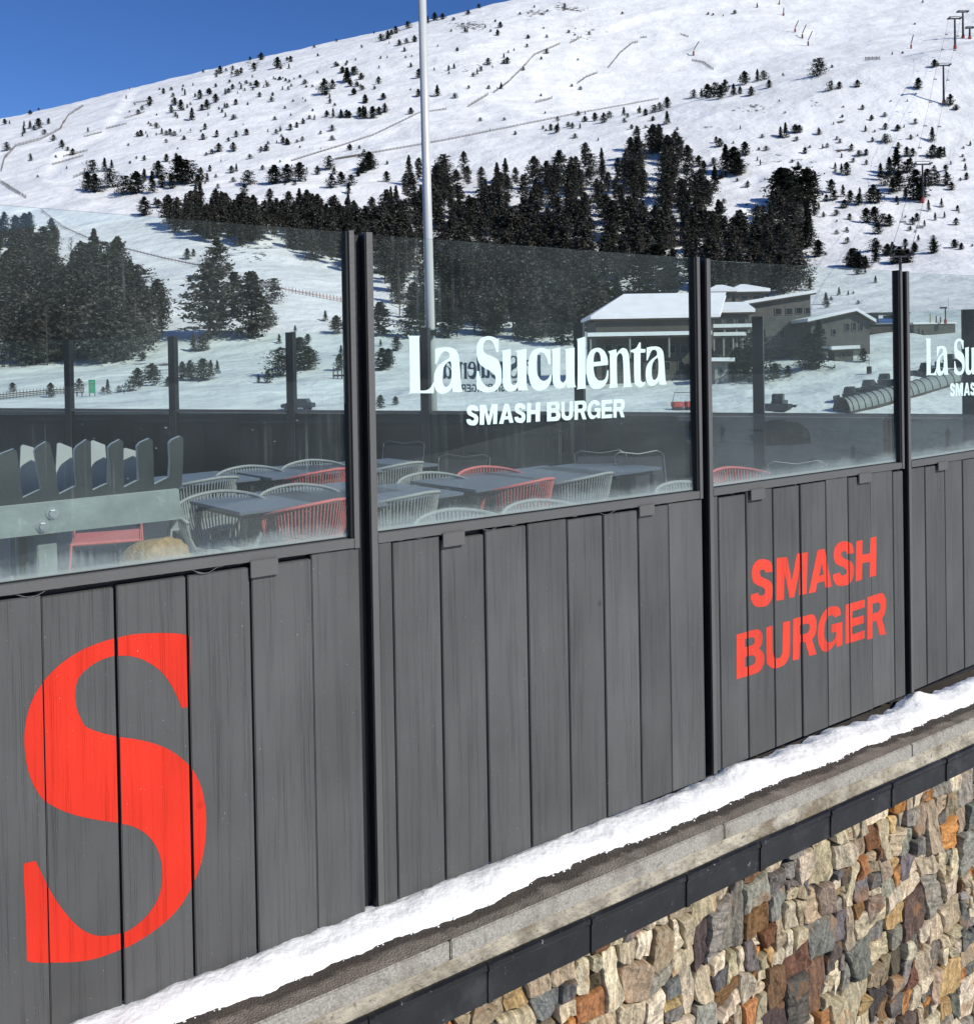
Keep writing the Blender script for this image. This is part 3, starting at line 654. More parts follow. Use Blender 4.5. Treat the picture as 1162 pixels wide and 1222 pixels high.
for i in range(NS + 1):
    s = SL + (SR - SL) * i / NS; dw = .016 + .024 * (1 + noise.noise(Vector((s * 1.7, 11, 0)))) + .012 * noise.noise(Vector((s * 8, 21, 0)))
    for j in range(NW + 1):
        w_ = -.2 + (wl - .0115 + .2) * j / NW; vs.append(tuple(FW(s, LZ(s) + .0012 * noise.noise(Vector((s * 60, w_ * 60, 0))), w_))); wet.append(1 - min(1, max(0, (w_ - snow_edge(s) - dw + .006 * noise.noise(Vector((s * 50, w_ * 50, 7)))) / .008)))
for i in range(NS):
    for j in range(NW): a = i * (NW + 1) + j; fs.append((a, a + NW + 1, a + NW + 2, a + 1))
me = bpy.data.meshes.new('ledge_top'); L = np.array(wall.location); me.from_pydata([tuple(np.array(v) - L) for v in vs], [], fs)
a_ = me.attributes.new('wet', 'FLOAT', 'POINT'); a_.data.foreach_set('value', wet); me.materials.append(MT['ledge']); link('ledge_top', me, wall)
_n = MT['ledge'].node_tree.nodes; _l = MT['ledge'].node_tree.links; _p = _n['Principled BSDF']; _a = _n.new('ShaderNodeAttribute'); _a.attribute_name = 'wet'
_m = _n.new('ShaderNodeMix'); _m.data_type = 'RGBA'; _m.blend_type = 'MULTIPLY'; _m.inputs[7].default_value = (.30, .28, .26, 1); _src = _p.inputs['Base Color'].links[0].from_socket
_l.new(_a.outputs['Fac'], _m.inputs[0]); _l.new(_src, _m.inputs[6]); _l.new(_m.outputs[2], _p.inputs['Base Color'])
s = SL
while s < SR:                                                  # granite kerb stones
    ln = 1.18 + R_.uniform(-.1, .1); e = min(SR, s + ln)
    kb = MB(); kb.hexa([FW(q, z, w_) for q in (s + .002, e - .002) for w_ in (wl - .011, wl + R_.uniform(-.001, .001)) for z in (G0(q), LZ(q) + .003)])
    kb.build('granite_edge', 'granite', wall, bevel=.004); s = e
strip('concrete_beam', 'concrete', SL, SR, -.20, wl - .012, lambda s: GT(s) - .05, lambda s: G0(s) - .001, 60, wall, rough=.006)

# stones
WS = .215
rs = random.Random(21)
pts = []
sz = 0
x = -1.3
cell = .135
zmin, zmaxf = -2.55, lambda s: GB(s) + .03
s = -1.6
while s < 9.6:
    z = -2.6
    while z < 1.2:
        if z < zmaxf(s) + .1 and rs.random() > .16:
            pts.append((s + rs.uniform(-.5, .5) * cell, z + rs.uniform(-.5, .5) * cell))
            if rs.random() < .22: pts.append((s + rs.uniform(-.5, .5) * cell, z + rs.uniform(-.5, .5) * cell))
        z += cell * 1.12
    s += cell * .92
pal = [((.45,.375,.245),.23),((.60,.51,.36),.12),((.25,.23,.185),.16),((.15,.143,.13),.13),((.33,.255,.165),.12),((.17,.088,.045),.07),((.44,.20,.065),.06),((.085,.065,.048),.05),((.50,.34,.15),.06)]
def pick():
    r = rs.random(); a = 0
    for c, p in pal:
        a += p
        if r < a: return c
    return pal[0][0]
sv, sf, scol, sgr = [], [], [], []
def cut(poly, px, pz, nx, nz, sgn, off):
    out = []
    for a in range(len(poly)):
        p, q = poly[a - 1], poly[a]
        dp = sgn * ((p[0] - px) * nx + (p[1] - pz) * nz) + off; dq = sgn * ((q[0] - px) * nx + (q[1] - pz) * nz) + off
        if (dp < 0) != (dq < 0):
            t = dp / (dp - dq); out.append((p[0] + (q[0] - p[0]) * t, p[1] + (q[1] - p[1]) * t))
        if dq < 0: out.append(q)
    return out
polys = []
def split(poly, dep=0):
    xs = [p[0] for p in poly]; zs = [p[1] for p in poly]
    if len(poly) < 3: return
    W_, H_ = max(xs) - min(xs), max(zs) - min(zs)
    r = rs.random(); lim = .060 if r < .24 else (.135 if r < .68 else .23)
    if max(W_, H_ * .85) < lim or (dep > 3 and W_ * H_ < .004): polys.append(poly); return
    cx = (min(xs) + max(xs)) / 2 + rs.uniform(-.17, .17) * W_; cz = (min(zs) + max(zs)) / 2 + rs.uniform(-.17, .17) * H_
    if W_ > H_ * rs.uniform(.7, 1.1): th = rs.gauss(.0, .22)
    else: th = math.pi / 2 + rs.gauss(.0, .20)
    nx, nz = math.cos(th), math.sin(th); g_ = rs.uniform(.0012, .0052)
    split(cut(poly, cx, cz, nx, nz, 1, g_), dep + 1); split(cut(poly, cx, cz, nx, nz, -1, g_), dep + 1)
s = -3.3
while s < 10.1:
    e = s + rs.uniform(.5, .9); split([(s, -2.7), (e - .004, -2.7), (e - .004, 1.3), (s, 1.3)]); s = e
for poly in polys:
    ccx = sum(p[0] for p in poly) / len(poly); ccz = sum(p[1] for p in poly) / len(poly)
    if min(p[1] for p in poly) > zmaxf(ccx) + .01: continue
    poly = clip_poly(poly, 1, zmaxf(ccx), False)
    if len(poly) < 3: continue
    # knock off corners
    o1 = []
    for a in range(len(poly)):
        p0, p, q = np.array(poly[a - 1]), np.array(poly[a]), np.array(poly[(a + 1) % len(poly)])
        la, lb = np.linalg.norm(p0 - p), np.linalg.norm(q - p)
        if la < .012 or lb < .012: o1.append(tuple(p)); continue
        k = rs.choice([.02, .06, .12, .25]) if rs.random() < .75 else 0
        if k == 0: o1.append(tuple(p))
        else: o1.append(tuple(p + (p0 - p) * min(k * rs.uniform(.6, 1.4), .4))); o1.append(tuple(p + (q - p) * min(k * rs.uniform(.6, 1.4), .4)))
    poly = o1; o = []
    for a in range(len(poly)):
        p, q = poly[a - 1], poly[a]; L_ = math.hypot(q[0] - p[0], q[1] - p[1]); nseg = max(1, int(L_ / .022))
        for k in range(nseg):
            t = k / nseg; jj = .0034 if k else .001
            o.append((p[0] + (q[0] - p[0]) * t + rs.uniform(-jj, jj), p[1] + (q[1] - p[1]) * t + rs.uniform(-jj, jj)))
    n = len(o)
    if n < 3: continue
    ccx = sum(p[0] for p in o) / n; ccz = sum(p[1] for p in o) / n; size = max(max(p[0] for p in o) - min(p[0] for p in o), .03)
    tx, tz_ = rs.gauss(0, .10), rs.gauss(0, .09); h0 = rs.uniform(.014, .036); sd = rs.uniform(0, 99)
    rings = [(1.0, -.05, 0), (.99, .55, .5), (.955, .92, 1), (.80, 1.0, 1), (.58, 1.0, 1), (.30, 1.0, 1)]
    b = len(sv); rot = rs.uniform(-.45, .45) + (math.pi / 2 if rs.random() < .2 else 0); ca, sa_ = math.cos(rot), math.sin(rot); c0 = pick(); v_ = rs.uniform(.75, 1.25); c0 = tuple(min(.8, q * v_ + rs.uniform(-.012, .012)) for q in c0)
    for (k, hf, am) in rings:
        for (x, z) in o:
            X, Z = ccx + (x - ccx) * k, ccz + (z - ccz) * k; U = (X - ccx) * ca + (Z - ccz) * sa_; V = -(X - ccx) * sa_ + (Z - ccz) * ca
            nn = noise.noise(Vector((U * 38 + sd, V * 9, sd))) * .012 + noise.noise(Vector((X * 20 + sd, Z * 20, sd))) * .012 + noise.noise(Vector((X * 70, Z * 70, sd))) * .0045
            wq = WS - .03 + (h0 + (X - ccx) * tx + (Z - ccz) * tz_) * hf + nn * am + (0 if hf > 0 else -.018)
            sv.append(tuple(FW(X, Z, wq))); scol.append((*c0, 1)); sgr.append((U + sd, V + sd * .7, sd))
    sv.append(tuple(FW(ccx, ccz, WS - .03 + h0))); scol.append((*c0, 1)); sgr.append((sd, sd * .7, sd)); NR = len(rings)
    for r in range(NR - 1):
        for a in range(n):
            q = (a + 1) % n; sf.append((b + r * n + a, b + r * n + q, b + (r + 1) * n + q, b + (r + 1) * n + a))
    for a in range(n): sf.append((b + (NR - 1) * n + a, b + (NR - 1) * n + (a + 1) % n, b + NR * n))
print('stones', len(polys), len(sf))
me = bpy.data.meshes.new('stonework'); L = np.array(wall.location)
me.from_pydata([tuple(np.array(v) - L) for v in sv], [], sf)
ca_ = me.color_attributes.new('Col', 'FLOAT_COLOR', 'POINT'); ca_.data.foreach_set('color', [c for q in scol for c in q])
ga_ = me.attributes.new('grain', 'FLOAT_VECTOR', 'POINT'); ga_.data.foreach_set('vector', [c for q in sgr for c in q])
me.materials.append(MT['stone']); link('stonework', me, wall)
mb = MB(); n = 90
for i in range(n + 1):
    for j in range(26):
        s = SL + (SR - SL) * i / n; z = -4.2 + (GB(s) + .04 + 4.2) * j / 25
        mb.v.append(tuple(FW(s, z, WS - .036 + noise.noise(Vector((s * 6, z * 6, 1))) * .012)))
for i in range(n):
    for j in range(25): a = i * 26 + j; mb.f.append((a, a + 26, a + 27, a + 1))
mb.build('mortar_bed', 'mortar', wall)

# black gutter in lapped lengths
gut = thing('gutter', 'black metal gutter in lapped lengths under the concrete ledge, above the stones', 'gutter', FW(2, GT(2)))
joints = [FP(x, y, wg1)[0] for x, y in [(583, 1175), (706, 1118), (820, 1065), (908, 1025), (992, 985), (1065, 950), (1130, 920)]]
joints = [joints[0] - .42 * k for k in range(8, 0, -1)] + joints + [joints[-1] + .42 * k for k in range(1, 9)]
joints = [j for j in joints if SL < j < SR]
for a, b in zip(joints[:-1], joints[1:]):
    mb = MB(); prof = lambda s, e: [(wg1 - .05, GT(s) - .016), (wg1 - .028, GT(s) - .002), (wg1 - .012 + e, GT(s)), (wg1 - .002 + e, GT(s) - .006), (wg1 + e, GT(s) - .02), (wg1 - .006 + e, GT(s) - .03), (wg1 - .008 + e, GB(s) + .004), (wg1 - .018 + e, GB(s)), (wg1 - .06, GB(s))]
    prev = None
    for s, e in [(a, .006), (a + .018, .006), (a + .0181, 0), (b + .004, -.0)]:
        r = prof(s, e); o_ = len(mb.v); mb.v += [tuple(FW(s, z, w_)) for w_, z in r]
        if prev is not None:
            for q in range(len(r) - 1): mb.f.append((prev + q, prev + q + 1, o_ + q + 1, o_ + q))
        prev = o_
    mb.f.append(tuple(range(0, 9))); mb.f.append(tuple(range(prev, prev + 9))[::-1])
    mb.build('gutter_length', 'gutter', gut)

# wet rim + snow strip
def snow_edge(s): return .148 + .040 * noise.noise(Vector((s * 2.1, 0, 0))) + .022 * noise.noise(Vector((s * 9, 4, 0))) + .009 * noise.noise(Vector((s * 32, 8, 0))) + .004 * noise.noise(Vector((s * 90, 9, 0)))
BUMPS = ((FP(1092, 822)[0], .050), (FP(885, 915)[0], .026), (FP(1000, 865)[0], .016))
vs, fs = [], []; NS, NW = 2000, 26
zbot = lambda s: LZ(s)
for i in range(NS + 1):
    s = -2.6 + (12.4) * i / NS; we = snow_edge(s); wb = -.05
    pile = .5 + .5 * noise.noise(Vector((s * 1.3, 7, 0)))
    bump_ = sum(a_ * math.exp(-((s - s_) / .11) ** 2) for s_, a_ in BUMPS)
    for j in range(NW + 1):
        t = j / NW; w_ = wb + (we - wb) * t
        u = max(0, 1 - t); 
        h = (.026 + .022 * pile) * min(1, (u * 4.0)) ** .55 * (.75 + .25 * math.sin(math.pi * min(1, t * 1.15)))
        h += bump_ * (1 - abs(t - .3) * 1.2) * min(1, u * 3)
        h += (.010 * noise.noise(Vector((s * 7, w_ * 9, 0))) + .0035 * noise.noise(Vector((s * 22, w_ * 24, 3))) + .0022 * noise.noise(Vector((s * 70, w_ * 75, 5)))) * min(1, u * 6)
        if w_ < .02: h -= .018 * (1 + noise.noise(Vector((s * 14, 2, 2)))) * (.02 - w_) / .07
        vs.append(tuple(FW(s, zbot(s) - .004 + max(h, -.002) if j < NW else zbot(s) - .006, w_)))
for i in range(NS):
    for j in range(NW): a = i * (NW + 1) + j; fs.append((a, a + 1, a + NW + 2, a + NW + 1))
me = bpy.data.meshes.new('snow_strip'); me.from_pydata(vs, [], fs)
for p in me.polygons: p.use_smooth = True
me.materials.append(MT['snow'])
tag(link('snow_strip', me), 'strip of fresh white snow lying along the concrete ledge at the foot of the planks', kind='stuff')
# crumbs of snow against the boards
mb = MB()
for i in range(420):
    s = R_.uniform(-.3, 7.5); w_ = R_.choice([R_.uniform(.002, .02), snow_edge(s) + R_.uniform(-.012, .008)]); r = R_.uniform(.002, .008)
    z = LZ(s) + (.02 if w_ < .03 else 0) + r * .3
    c = FW(s, z, w_); vv = [(c[0] + r * a * R_.uniform(.7, 1.2), c[1] + r * b_ * R_.uniform(.7, 1.2), c[2] + r * c_ * R_.uniform(.6, 1)) for a, b_, c_ in ((1, 0, 0), (0, 1, 0), (-1, 0, 0), (0, -1, 0), (0, 0, 1), (0, 0, -1))]
    mb.add(vv, [(0, 1, 4), (1, 2, 4), (2, 3, 4), (3, 0, 4), (1, 0, 5), (2, 1, 5), (3, 2, 5), (0, 3, 5)])
tag(mb.build('snow_crumbs', 'snow'), 'crumbs of loose snow beside the snow strip on the ledge', kind='stuff')
# wet darker band on the ledge beside the snow

# ================================================================== TERRAIN
TX = np.array([-1500, -900, -400, 0, 130, 300, 450, 580, 760, 900, 1050, 1162, 1500, 2100, 2700], float)
TD = [85, 110, 150, 200, 300, 400, 550, 700, 850, 1050, 1300, 1700, 2300]
TY = {
 85: [568]*15,
 110: [508,506,504,500,500,500,500,500,498,497,494,491,488,485,485],
 150: [480,478,476,474,472,470,468,466,460,442,426,420,420,420,420],
 200: [462,458,455,447,442,434,430,432,433,414,399,389,388,388,388],
 300: [430,420,402,374,362,345,370,378,374,365,345,334,330,330,330],
 400: [385,370,350,320,310,305,325,322,312,300,290,285,280,280,280],
 550: [330,320,300,264,252,240,245,238,215,205,200,196,190,190,190],
 700: [285,275,255,212,196,186,178,165,138,100,66,46,-10,-60,-60],
 850: [250,240,215,172,152,140,125,110,146,118,86,66,20,-30,-30],
 1050: [225,215,195,150,122,92,66,48,66,60,45,30,0,-60,-60],
 1300: [215,205,185,146,113,68,37,4,-14,-18,-22,-30,-50,-90,-90],
 1700: [300,290,270,215,180,125,70,20,-60,-75,-85,-90,-110,-150,-150],
 2300: [420,400,380,330,300,250,220,190,120,90,80,80,60,40,40],
}
ld = np.log(np.array(TD, float))
NXT, NDT = 640, 520
gx = np.linspace(-1500, 2700, NXT); gd = np.exp(np.linspace(ld[0], ld[-1], NDT))
Ygrid = np.zeros((NDT, NXT)); tab = np.array([np.interp(gx, TX, TY[d]) for d in TD])
for j in range(NXT): Ygrid[:, j] = np.interp(np.log(gd), ld, tab[:, j])
def blur(A, k, ax):
    ker = np.exp(-.5 * (np.arange(-3 * k, 3 * k + 1) / k) ** 2); ker /= ker.sum(); pad = [(0, 0), (0, 0)]; pad[ax] = (3 * k, 3 * k)
    B = np.pad(A, pad, mode='edge'); return np.apply_along_axis(lambda v: np.convolve(v, ker, 'valid'), ax, B)
Ygrid = blur(blur(Ygrid, 6, 0), 7, 1)
DX = (gx[None, :] - 581) / F; GX = DX * gd[:, None]; GY = np.repeat(gd[:, None], NXT, 1)
def world_z(px, py, Y):
    d0 = FWD[None, :] ; a = (px - 581) / F; b = (PY - py) / F
    dy = FWD[1] + RT[1] * a + UP[1] * b; dz = FWD[2] + RT[2] * a + UP[2] * b
    return EYE + Y * dz / dy
GZ = world_z(gx[None, :] * np.ones((NDT, 1)), Ygrid, GY)
NZ = np.zeros_like(GZ)
for i in range(NDT):
    for j in range(NXT):
        v = Vector((GX[i, j], GY[i, j], 0)); d = gd[i]
        am = min(1, max(0, (d - 120) / 300))
        ridge = 1 - abs(noise.noise(v * .012 + Vector((3, 1, 0)))) * 2
        NZ[i, j] = am * (2.6 * noise.noise(v * .011) + 1.6 * noise.noise(v * .035) + .7 * noise.noise(v * .1) + 1.6 * ridge * min(1, d / 700)) + .25 * noise.noise(v * .15) * min(1, d / 100)
GZ = GZ + NZ
GZ[0, :] = -9.0 + 0 * GZ[0, :]
_rel = np.stack([GX, GY, GZ - EYE], -1); _z = _rel @ FWD; _px = 581 + F * (_rel @ RT) / _z; _py = PY - F * (_rel @ UP) / _z
def relief(line, wpx, hgt, side=0):
    global GZ
    best = np.full(GZ.shape, 1e9); sg = np.zeros(GZ.shape)
    for (x0, y0), (x1, y1) in zip(line[:-1], line[1:]):
        dx, dy = x1 - x0, y1 - y0; L2 = dx * dx + dy * dy; t = np.clip(((_px - x0) * dx + (_py - y0) * dy) / L2, 0, 1)
        d = np.hypot(_px - x0 - t * dx, _py - y0 - t * dy); s_ = np.sign((_px - x0) * dy - (_py - y0) * dx); m = d < best; best = np.where(m, d, best); sg = np.where(m, s_, sg)
    f = np.exp(-(best / wpx) ** 2)
    if side: f = f * np.where(sg * side > 0, 1, .15)
    GZ = GZ + hgt * f * (GY / 700)
relief([(151, 110), (129, 140), (117, 155), (72, 176), (53, 197), (42, 210), (60, 226), (110, 245)], 7, 1.7, 1)
relief([(160, 112), (138, 143), (124, 160), (82, 184), (66, 200), (58, 212)], 5, -1.3)
relief([(345, 192), (420, 172), (500, 155)], 5, -2.2); relief([(727, 33), (760, 20), (800, 12)], 4, 1.6); relief([(727, 38), (762, 26), (802, 18)], 4, -1.5)
relief([(360, 118), (372, 132), (340, 150)], 6, 2.0); relief([(560, 118), (590, 140), (470, 175)], 7, -1.6); relief([(640, 80), (632, 92), (640, 100)], 4, 1.6)
relief([(1000, 190), (960, 200), (915, 215)], 5, 1.5); relief([(1140, 160), (1128, 185), (1120, 205)], 4, -1.5); relief([(830, 60), (900, 52), (960, 40)], 6, 1.8); relief([(860, 72), (930, 64), (1010, 58)], 5, -1.5)
relief([(960, 440), (1040, 405), (1090, 398)], 7, 2.5); relief([(900, 470), (990, 452), (1070, 432)], 6, -1.8); relief([(300, 480), (380, 478), (440, 480)], 4, -1.6); relief([(180, 470), (260, 466), (330, 472)], 4, 1.6)
# final picture row of every terrain node, used to stand things on the ground
PXg, PYg = np.zeros_like(GZ), np.zeros_like(GZ)
rel = np.stack([GX, GY, GZ - EYE], -1); zc = rel @ FWD; PXg = 581 + F * (rel @ RT) / zc; PYg = PY - F * (rel @ UP) / zc
def tz(X, Y):
    jj = np.interp(X / Y * F + 581, gx, np.arange(NXT)); ii = np.interp(math.log(max(Y, gd[0])), np.log(gd), np.arange(NDT))
    i0, j0 = int(min(ii, NDT - 2)), int(min(jj, NXT - 2)); fi, fj = ii - i0, jj - j0
    return float((GZ[i0, j0] * (1 - fi) + GZ[i0 + 1, j0] * fi) * (1 - fj) + (GZ[i0, j0 + 1] * (1 - fi) + GZ[i0 + 1, j0 + 1] * fi) * fj)
def ground(px, py, dmin=86):
    """the terrain point seen at a pixel"""
    d = dmin
    prev = None
    while d < 1600:
        P = at(px, py, d); g = P[2] - tz(P[0], P[1])
        if g <= 0:
            if prev is not None:
                a, b = prev, d
                for _ in range(8):
                    m_ = (a + b) / 2; Pm = at(px, py, m_)
                    if Pm[2] > tz(Pm[0], Pm[1]): a = m_
                    else: b = m_
                d = b
            P = at(px, py, d); return np.array([P[0], P[1], tz(P[0], P[1])])
        prev = d; d *= 1.012
    return None
vs = np.stack([GX, GY, GZ], -1).reshape(-1, 3)
idx = np.arange(NDT * NXT).reshape(NDT, NXT)
fs = np.stack([idx[:-1, :-1], idx[:-1, 1:], idx[1:, 1:], idx[1:, :-1]], -1).reshape(-1, 4)
me = bpy.data.meshes.new('mountain_slope'); me.from_pydata(vs.tolist(), [], fs.tolist())
# where the snow is thin and rock shows
rock = np.full(GZ.shape, -.3)
def rock_patch(px, py, rx, ry, v):
    global rock
    rock = np.maximum(rock, v - 1.0 * (((PXg - px) / rx) ** 2 + ((PYg - py) / ry) ** 2) * .30)
for q in [(300,75,30,8,.13),(560,30,40,10,.17),(640,15,35,8,.15),(680,10,40,8,.15),(670,5,20,6,.14),(290,70,20,8,.16),(900,130,60,12,.12),(970,125,30,8,.14),(850,150,30,8,.12),(1010,180,30,8,.12),(1005,145,25,6,.12),(560,80,60,30,.06),(940,190,80,30,.06),(230,160,60,15,.06),(700,40,80,40,.05),(400,185,60,20,.05),(1000,420,60,12,.16),(620,330,120,50,.09),(300,300,90,40,.08),(640,455,60,6,.15),(200,440,160,14,.09)]: rock_patch(*q)
a = me.attributes.new('rock', 'FLOAT', 'POINT'); a.data.foreach_set('value', rock.reshape(-1).astype(float).tolist())
for p in me.polygons: p.use_smooth = True
me.materials.append(MT['snow_hill']); tag(link('mountain_slope', me), kind='structure')
# valley floor and everything around, one sheet
mb = MB(); mb.add([(-6000, -3000, -9.3), (6000, -3000, -9.3), (6000, 9000, -9.3), (-6000, 9000, -9.3)], [(0, 1, 2, 3)])
tag(mb.build('valley_ground', 'ground_low'), kind='structure')
nv = 60; mb = MB()
for i in range(nv + 1):
    for j in range(nv + 1):
        X = -180 + 360 * i / nv; Y = -40 + 127 * j / nv
        mb.v.append((X, Y, -9.05 + .12 * noise.noise(Vector((X * .1, Y * .1, 0)))))
for i in range(nv):
    for j in range(nv): a = i * (nv + 1) + j; mb.f.append((a, a + nv + 1, a + nv + 2, a + 1))
tag(mb.build('valley_snow', 'snow_hill', smooth=True), kind='structure')

# unseen wooded hills, added around the viewer to neutralise reflections in the glass
mb = MB(); NA = 120
for i in range(NA + 1):
    az = math.radians(60 + 240 * i / NA)                       # clockwise from straight ahead, round the back
    for j in range(7):
        t = j / 6; r_ = 620 + 500 * t; hgt = -9.4 + (190 + 70 * noise.noise(Vector((i * .12, 0, 0))) + 30 * noise.noise(Vector((i * .5, 3, 0)))) * t ** .9 + 14 * noise.noise(Vector((i * .6, j * .7, 5))) * t
        mb.v.append((math.sin(az) * r_, math.cos(az) * r_, hgt))
for i in range(NA):
    for j in range(6): a = i * 7 + j; mb.f.append((a, a + 7, a + 8, a + 1))
tag(mb.build('added_hills', mat('added wooded hillside', (.075, .085, .08), .9, 0, .5, .02, .5, .1), smooth=True), kind='structure')

# ================================================================== TREES
def pine_proto(seed, kind):
    r = random.Random(seed); vs, fs = [], []
    def tuft(c, s, up):
        for _ in range(2):
            a = r.uniform(0, 6.283); b = r.uniform(-.5, .9)
            u = np.array([math.cos(a), math.sin(a), b * .6]) * s; v = np.array([-math.sin(a) * .5, math.cos(a) * .5, r.uniform(-.5, .8)]) * s
            k = len(vs); vs.extend([tuple(c - u * .6), tuple(c + u * .7 + v * .15), tuple(c + v)]); fs.append((k, k + 1, k + 2))
    nb = {'broad': 300, 'spruce': 280, 'tall': 240, 'bush': 220}[kind]
    z0, rmax = {'broad': (.02, .33), 'spruce': (.02, .25), 'tall': (.16, .22), 'bush': (.0, .46)}[kind]
    lob = [(r.uniform(0, 6.28), r.uniform(.25, .95), r.uniform(.7, 1.25)) for _ in range(7)]
    for i in range(nb):
        t = r.random() ** (.8 if kind != 'bush' else 1.0); z = z0 + (1 - z0) * t
        if kind == 'broad': pr = rmax * (math.sin(math.pi * min(1, (t * .72 + .26))) ** .8)
        elif kind == 'bush': pr = rmax * math.sqrt(max(0, 1 - t * t * .96))
        elif kind == 'tall': pr = rmax * (math.sin(math.pi * min(1, t * .82 + .14)) ** .8)
        else: pr = rmax * (1 - t) ** .85 + .012
        a = r.uniform(0, 6.283)
        for la, lz, lk in lob:
            pr *= 1 + (lk - 1) * math.exp(-((math.cos(a - la) - 1) ** 2 / .35 + (t - lz) ** 2 / .03))
        ln = pr * r.uniform(.55, 1.12); dz = r.uniform(-.05, .08) if kind != 'spruce' else r.uniform(-.10, .0)
        m_ = 5
        for k in range(m_):
            q = (k + 1) / m_
            if r.random() < .12: continue
            c = np.array([math.cos(a) * ln * q, math.sin(a) * ln * q, z + dz * q * ln / .3 + r.uniform(-.012, .012)])
            tuft(c, r.uniform(.034, .062) * (1.15 if kind in ('broad', 'bush') else .9), 0)
    for _ in range(8): tuft(np.array([r.uniform(-.01, .01), r.uniform(-.01, .01), r.uniform(.9, 1.0)]), .035, 1)
    me = bpy.data.meshes.new('crown'); me.from_pydata(vs, [], fs)
    tr = MB(); lean = r.uniform(-.02, .02)
    tr.tube([(0, 0, -.06), (lean * .3, 0, .3), (lean, .01, .93)], [.022, .015, .004], 6)
    for _ in range(7 if kind != 'bush' else 2):
        z = r.uniform(.2, .8); a = r.uniform(0, 6.28); l_ = r.uniform(.06, .16); tr.tube([(lean * z, 0, z), (math.cos(a) * l_, math.sin(a) * l_, z + .03)], [.006, .002], 4)
    tm = bpy.data.meshes.new('trunk'); tm.from_pydata(tr.v, [], tr.f)
    return me, tm, (vs, fs)
def larch_proto(seed):
    r = random.Random(seed); mb = MB(); 
    for i in range(46):
        z = .15 + .8 * (i / 46); a = r.uniform(0, 6.28); l_ = (.22 * (1 - z) + .03) * r.uniform(.6, 1.2)
        e = (math.cos(a) * l_, math.sin(a) * l_, z + r.uniform(0, .08)); mb.tube([(0, 0, z), e], [.0042, .0015], 3)
        for _ in range(5):
            q = r.uniform(.3, 1); b = (e[0] * q, e[1] * q, z + (e[2] - z) * q); mb.tube([b, (b[0] + r.uniform(-.05, .05), b[1] + r.uniform(-.05, .05), b[2] + r.uniform(0, .05))], [.0028, .001], 3)
    me = bpy.data.meshes.new('crown'); me.from_pydata(mb.v, [], mb.f)
    tr = MB(); tr.tube([(0, 0, -.05), (0, 0, .4), (.01, 0, .97)], [.014, .010, .003], 5)
    tm = bpy.data.meshes.new('trunk'); tm.from_pydata(tr.v, [], tr.f); return me, tm, (mb.v, mb.f)
KINDS = ['broad', 'broad', 'broad', 'spruce', 'spruce', 'tall', 'tall', 'bush']
protos = {}
for fr_ in (0, 1):
    for i, k in enumerate(KINDS):
        c, t, raw = pine_proto(40 + i, k); c.materials.append(MT['needle_frost' if fr_ else 'needle']); t.materials.append(MT['bark']); protos[(fr_, i)] = (c, t, raw, k)
for i in range(2):
    c, t, raw = larch_proto(90 + i); c.materials.append(MT['larch']); t.materials.append(MT['bark']); protos[(1, 20 + i)] = (c, t, raw, 'larch')

iso = []
def T(lst, sc, ox, oy):
    for x, y, h in lst: iso.append((ox + x * sc, oy + y * sc, h * sc))
T([(210,328,14),(95,360,12),(133,345,8),(122,348,8),(15,392,16),(30,390,10),(76,398,16),(76,420,16),(95,405,22),(108,410,14),(122,405,28),(140,423,14),(153,390,16),(22,475,24),(195,463,20),(213,475,12),(472,328,22),(515,295,16),(540,285,10),(545,305,12),(583,300,18),(550,332,22),(570,348,30),(590,340,12),(630,312,26),(615,305,12),(660,298,18),(540,355,20),(605,378,34),(636,348,18),(652,345,28),(680,323,24),(715,340,14),(743,330,16),(733,280,14),(710,298,18),(720,292,14),(760,280,16),(790,270,10),(808,275,20),(818,305,14),(856,320,14),(737,376,14),(493,404,16),(550,428,14),(580,440,12),(875,214,30),(905,190,10),(916,194,16),(1022,298,44),(1048,280,26),(1095,258,40),(1080,230,14),(1112,230,18),(1127,272,14),(1115,298,18),(1150,325,24),(1145,372,34),(1075,372,22),(1050,370,26),(1030,368,18),(1100,372,20),(870,422,14),(915,410,18),(935,402,16),(955,390,16),(975,375,12),(1010,422,10),(690,478,24),(735,478,26),(640,440,18),(683,432,20),(720,445,12),(600,412,8),(650,490,10),(668,485,14),(852,152,16),(868,150,14),(823,188,20),(800,215,16),(748,238,18),(760,230,16),(694,232,22),(683,235,14),(733,222,14),(290,545,36),(330,540,38),(352,530,24),(275,600,50),(300,605,50),(350,590,50),(395,615,54),(430,610,60),(455,570,34),(500,560,46),(480,608,60),(510,590,34),(565,580,76),(595,580,66),(540,595,40),(625,585,30),(653,572,24),(633,552,22),(525,510,22),(555,502,18),(455,505,14),(730,545,20),(745,540,22),(782,582,40),(770,612,30),(865,580,52),(905,575,50),(945,572,52),(1000,550,24),(1037,535,38),(1045,592,36),(1075,580,34),(1105,585,30),(1098,610,30),(1128,555,18),(1142,545,28),(1158,535,44),(455,680,52),(490,645,20),(500,655,24),
 (640,228,8),(735,186,7),(760,180,8),(780,170,7),(795,168,8),(903,140,7),(975,130,8),(990,150,8),(1060,130,7),(1140,150,8),(1120,190,8),(1090,205,8),(425,330,6),(460,420,8),(600,330,8),(690,345,8),(880,250,8),(900,255,9),(965,275,7),(1000,230,7),(985,350,8),(945,465,6),(1010,470,6),(680,560,10),(430,500,8),(410,515,8),(820,480,6),(560,470,6)], .3787, 0, 0)
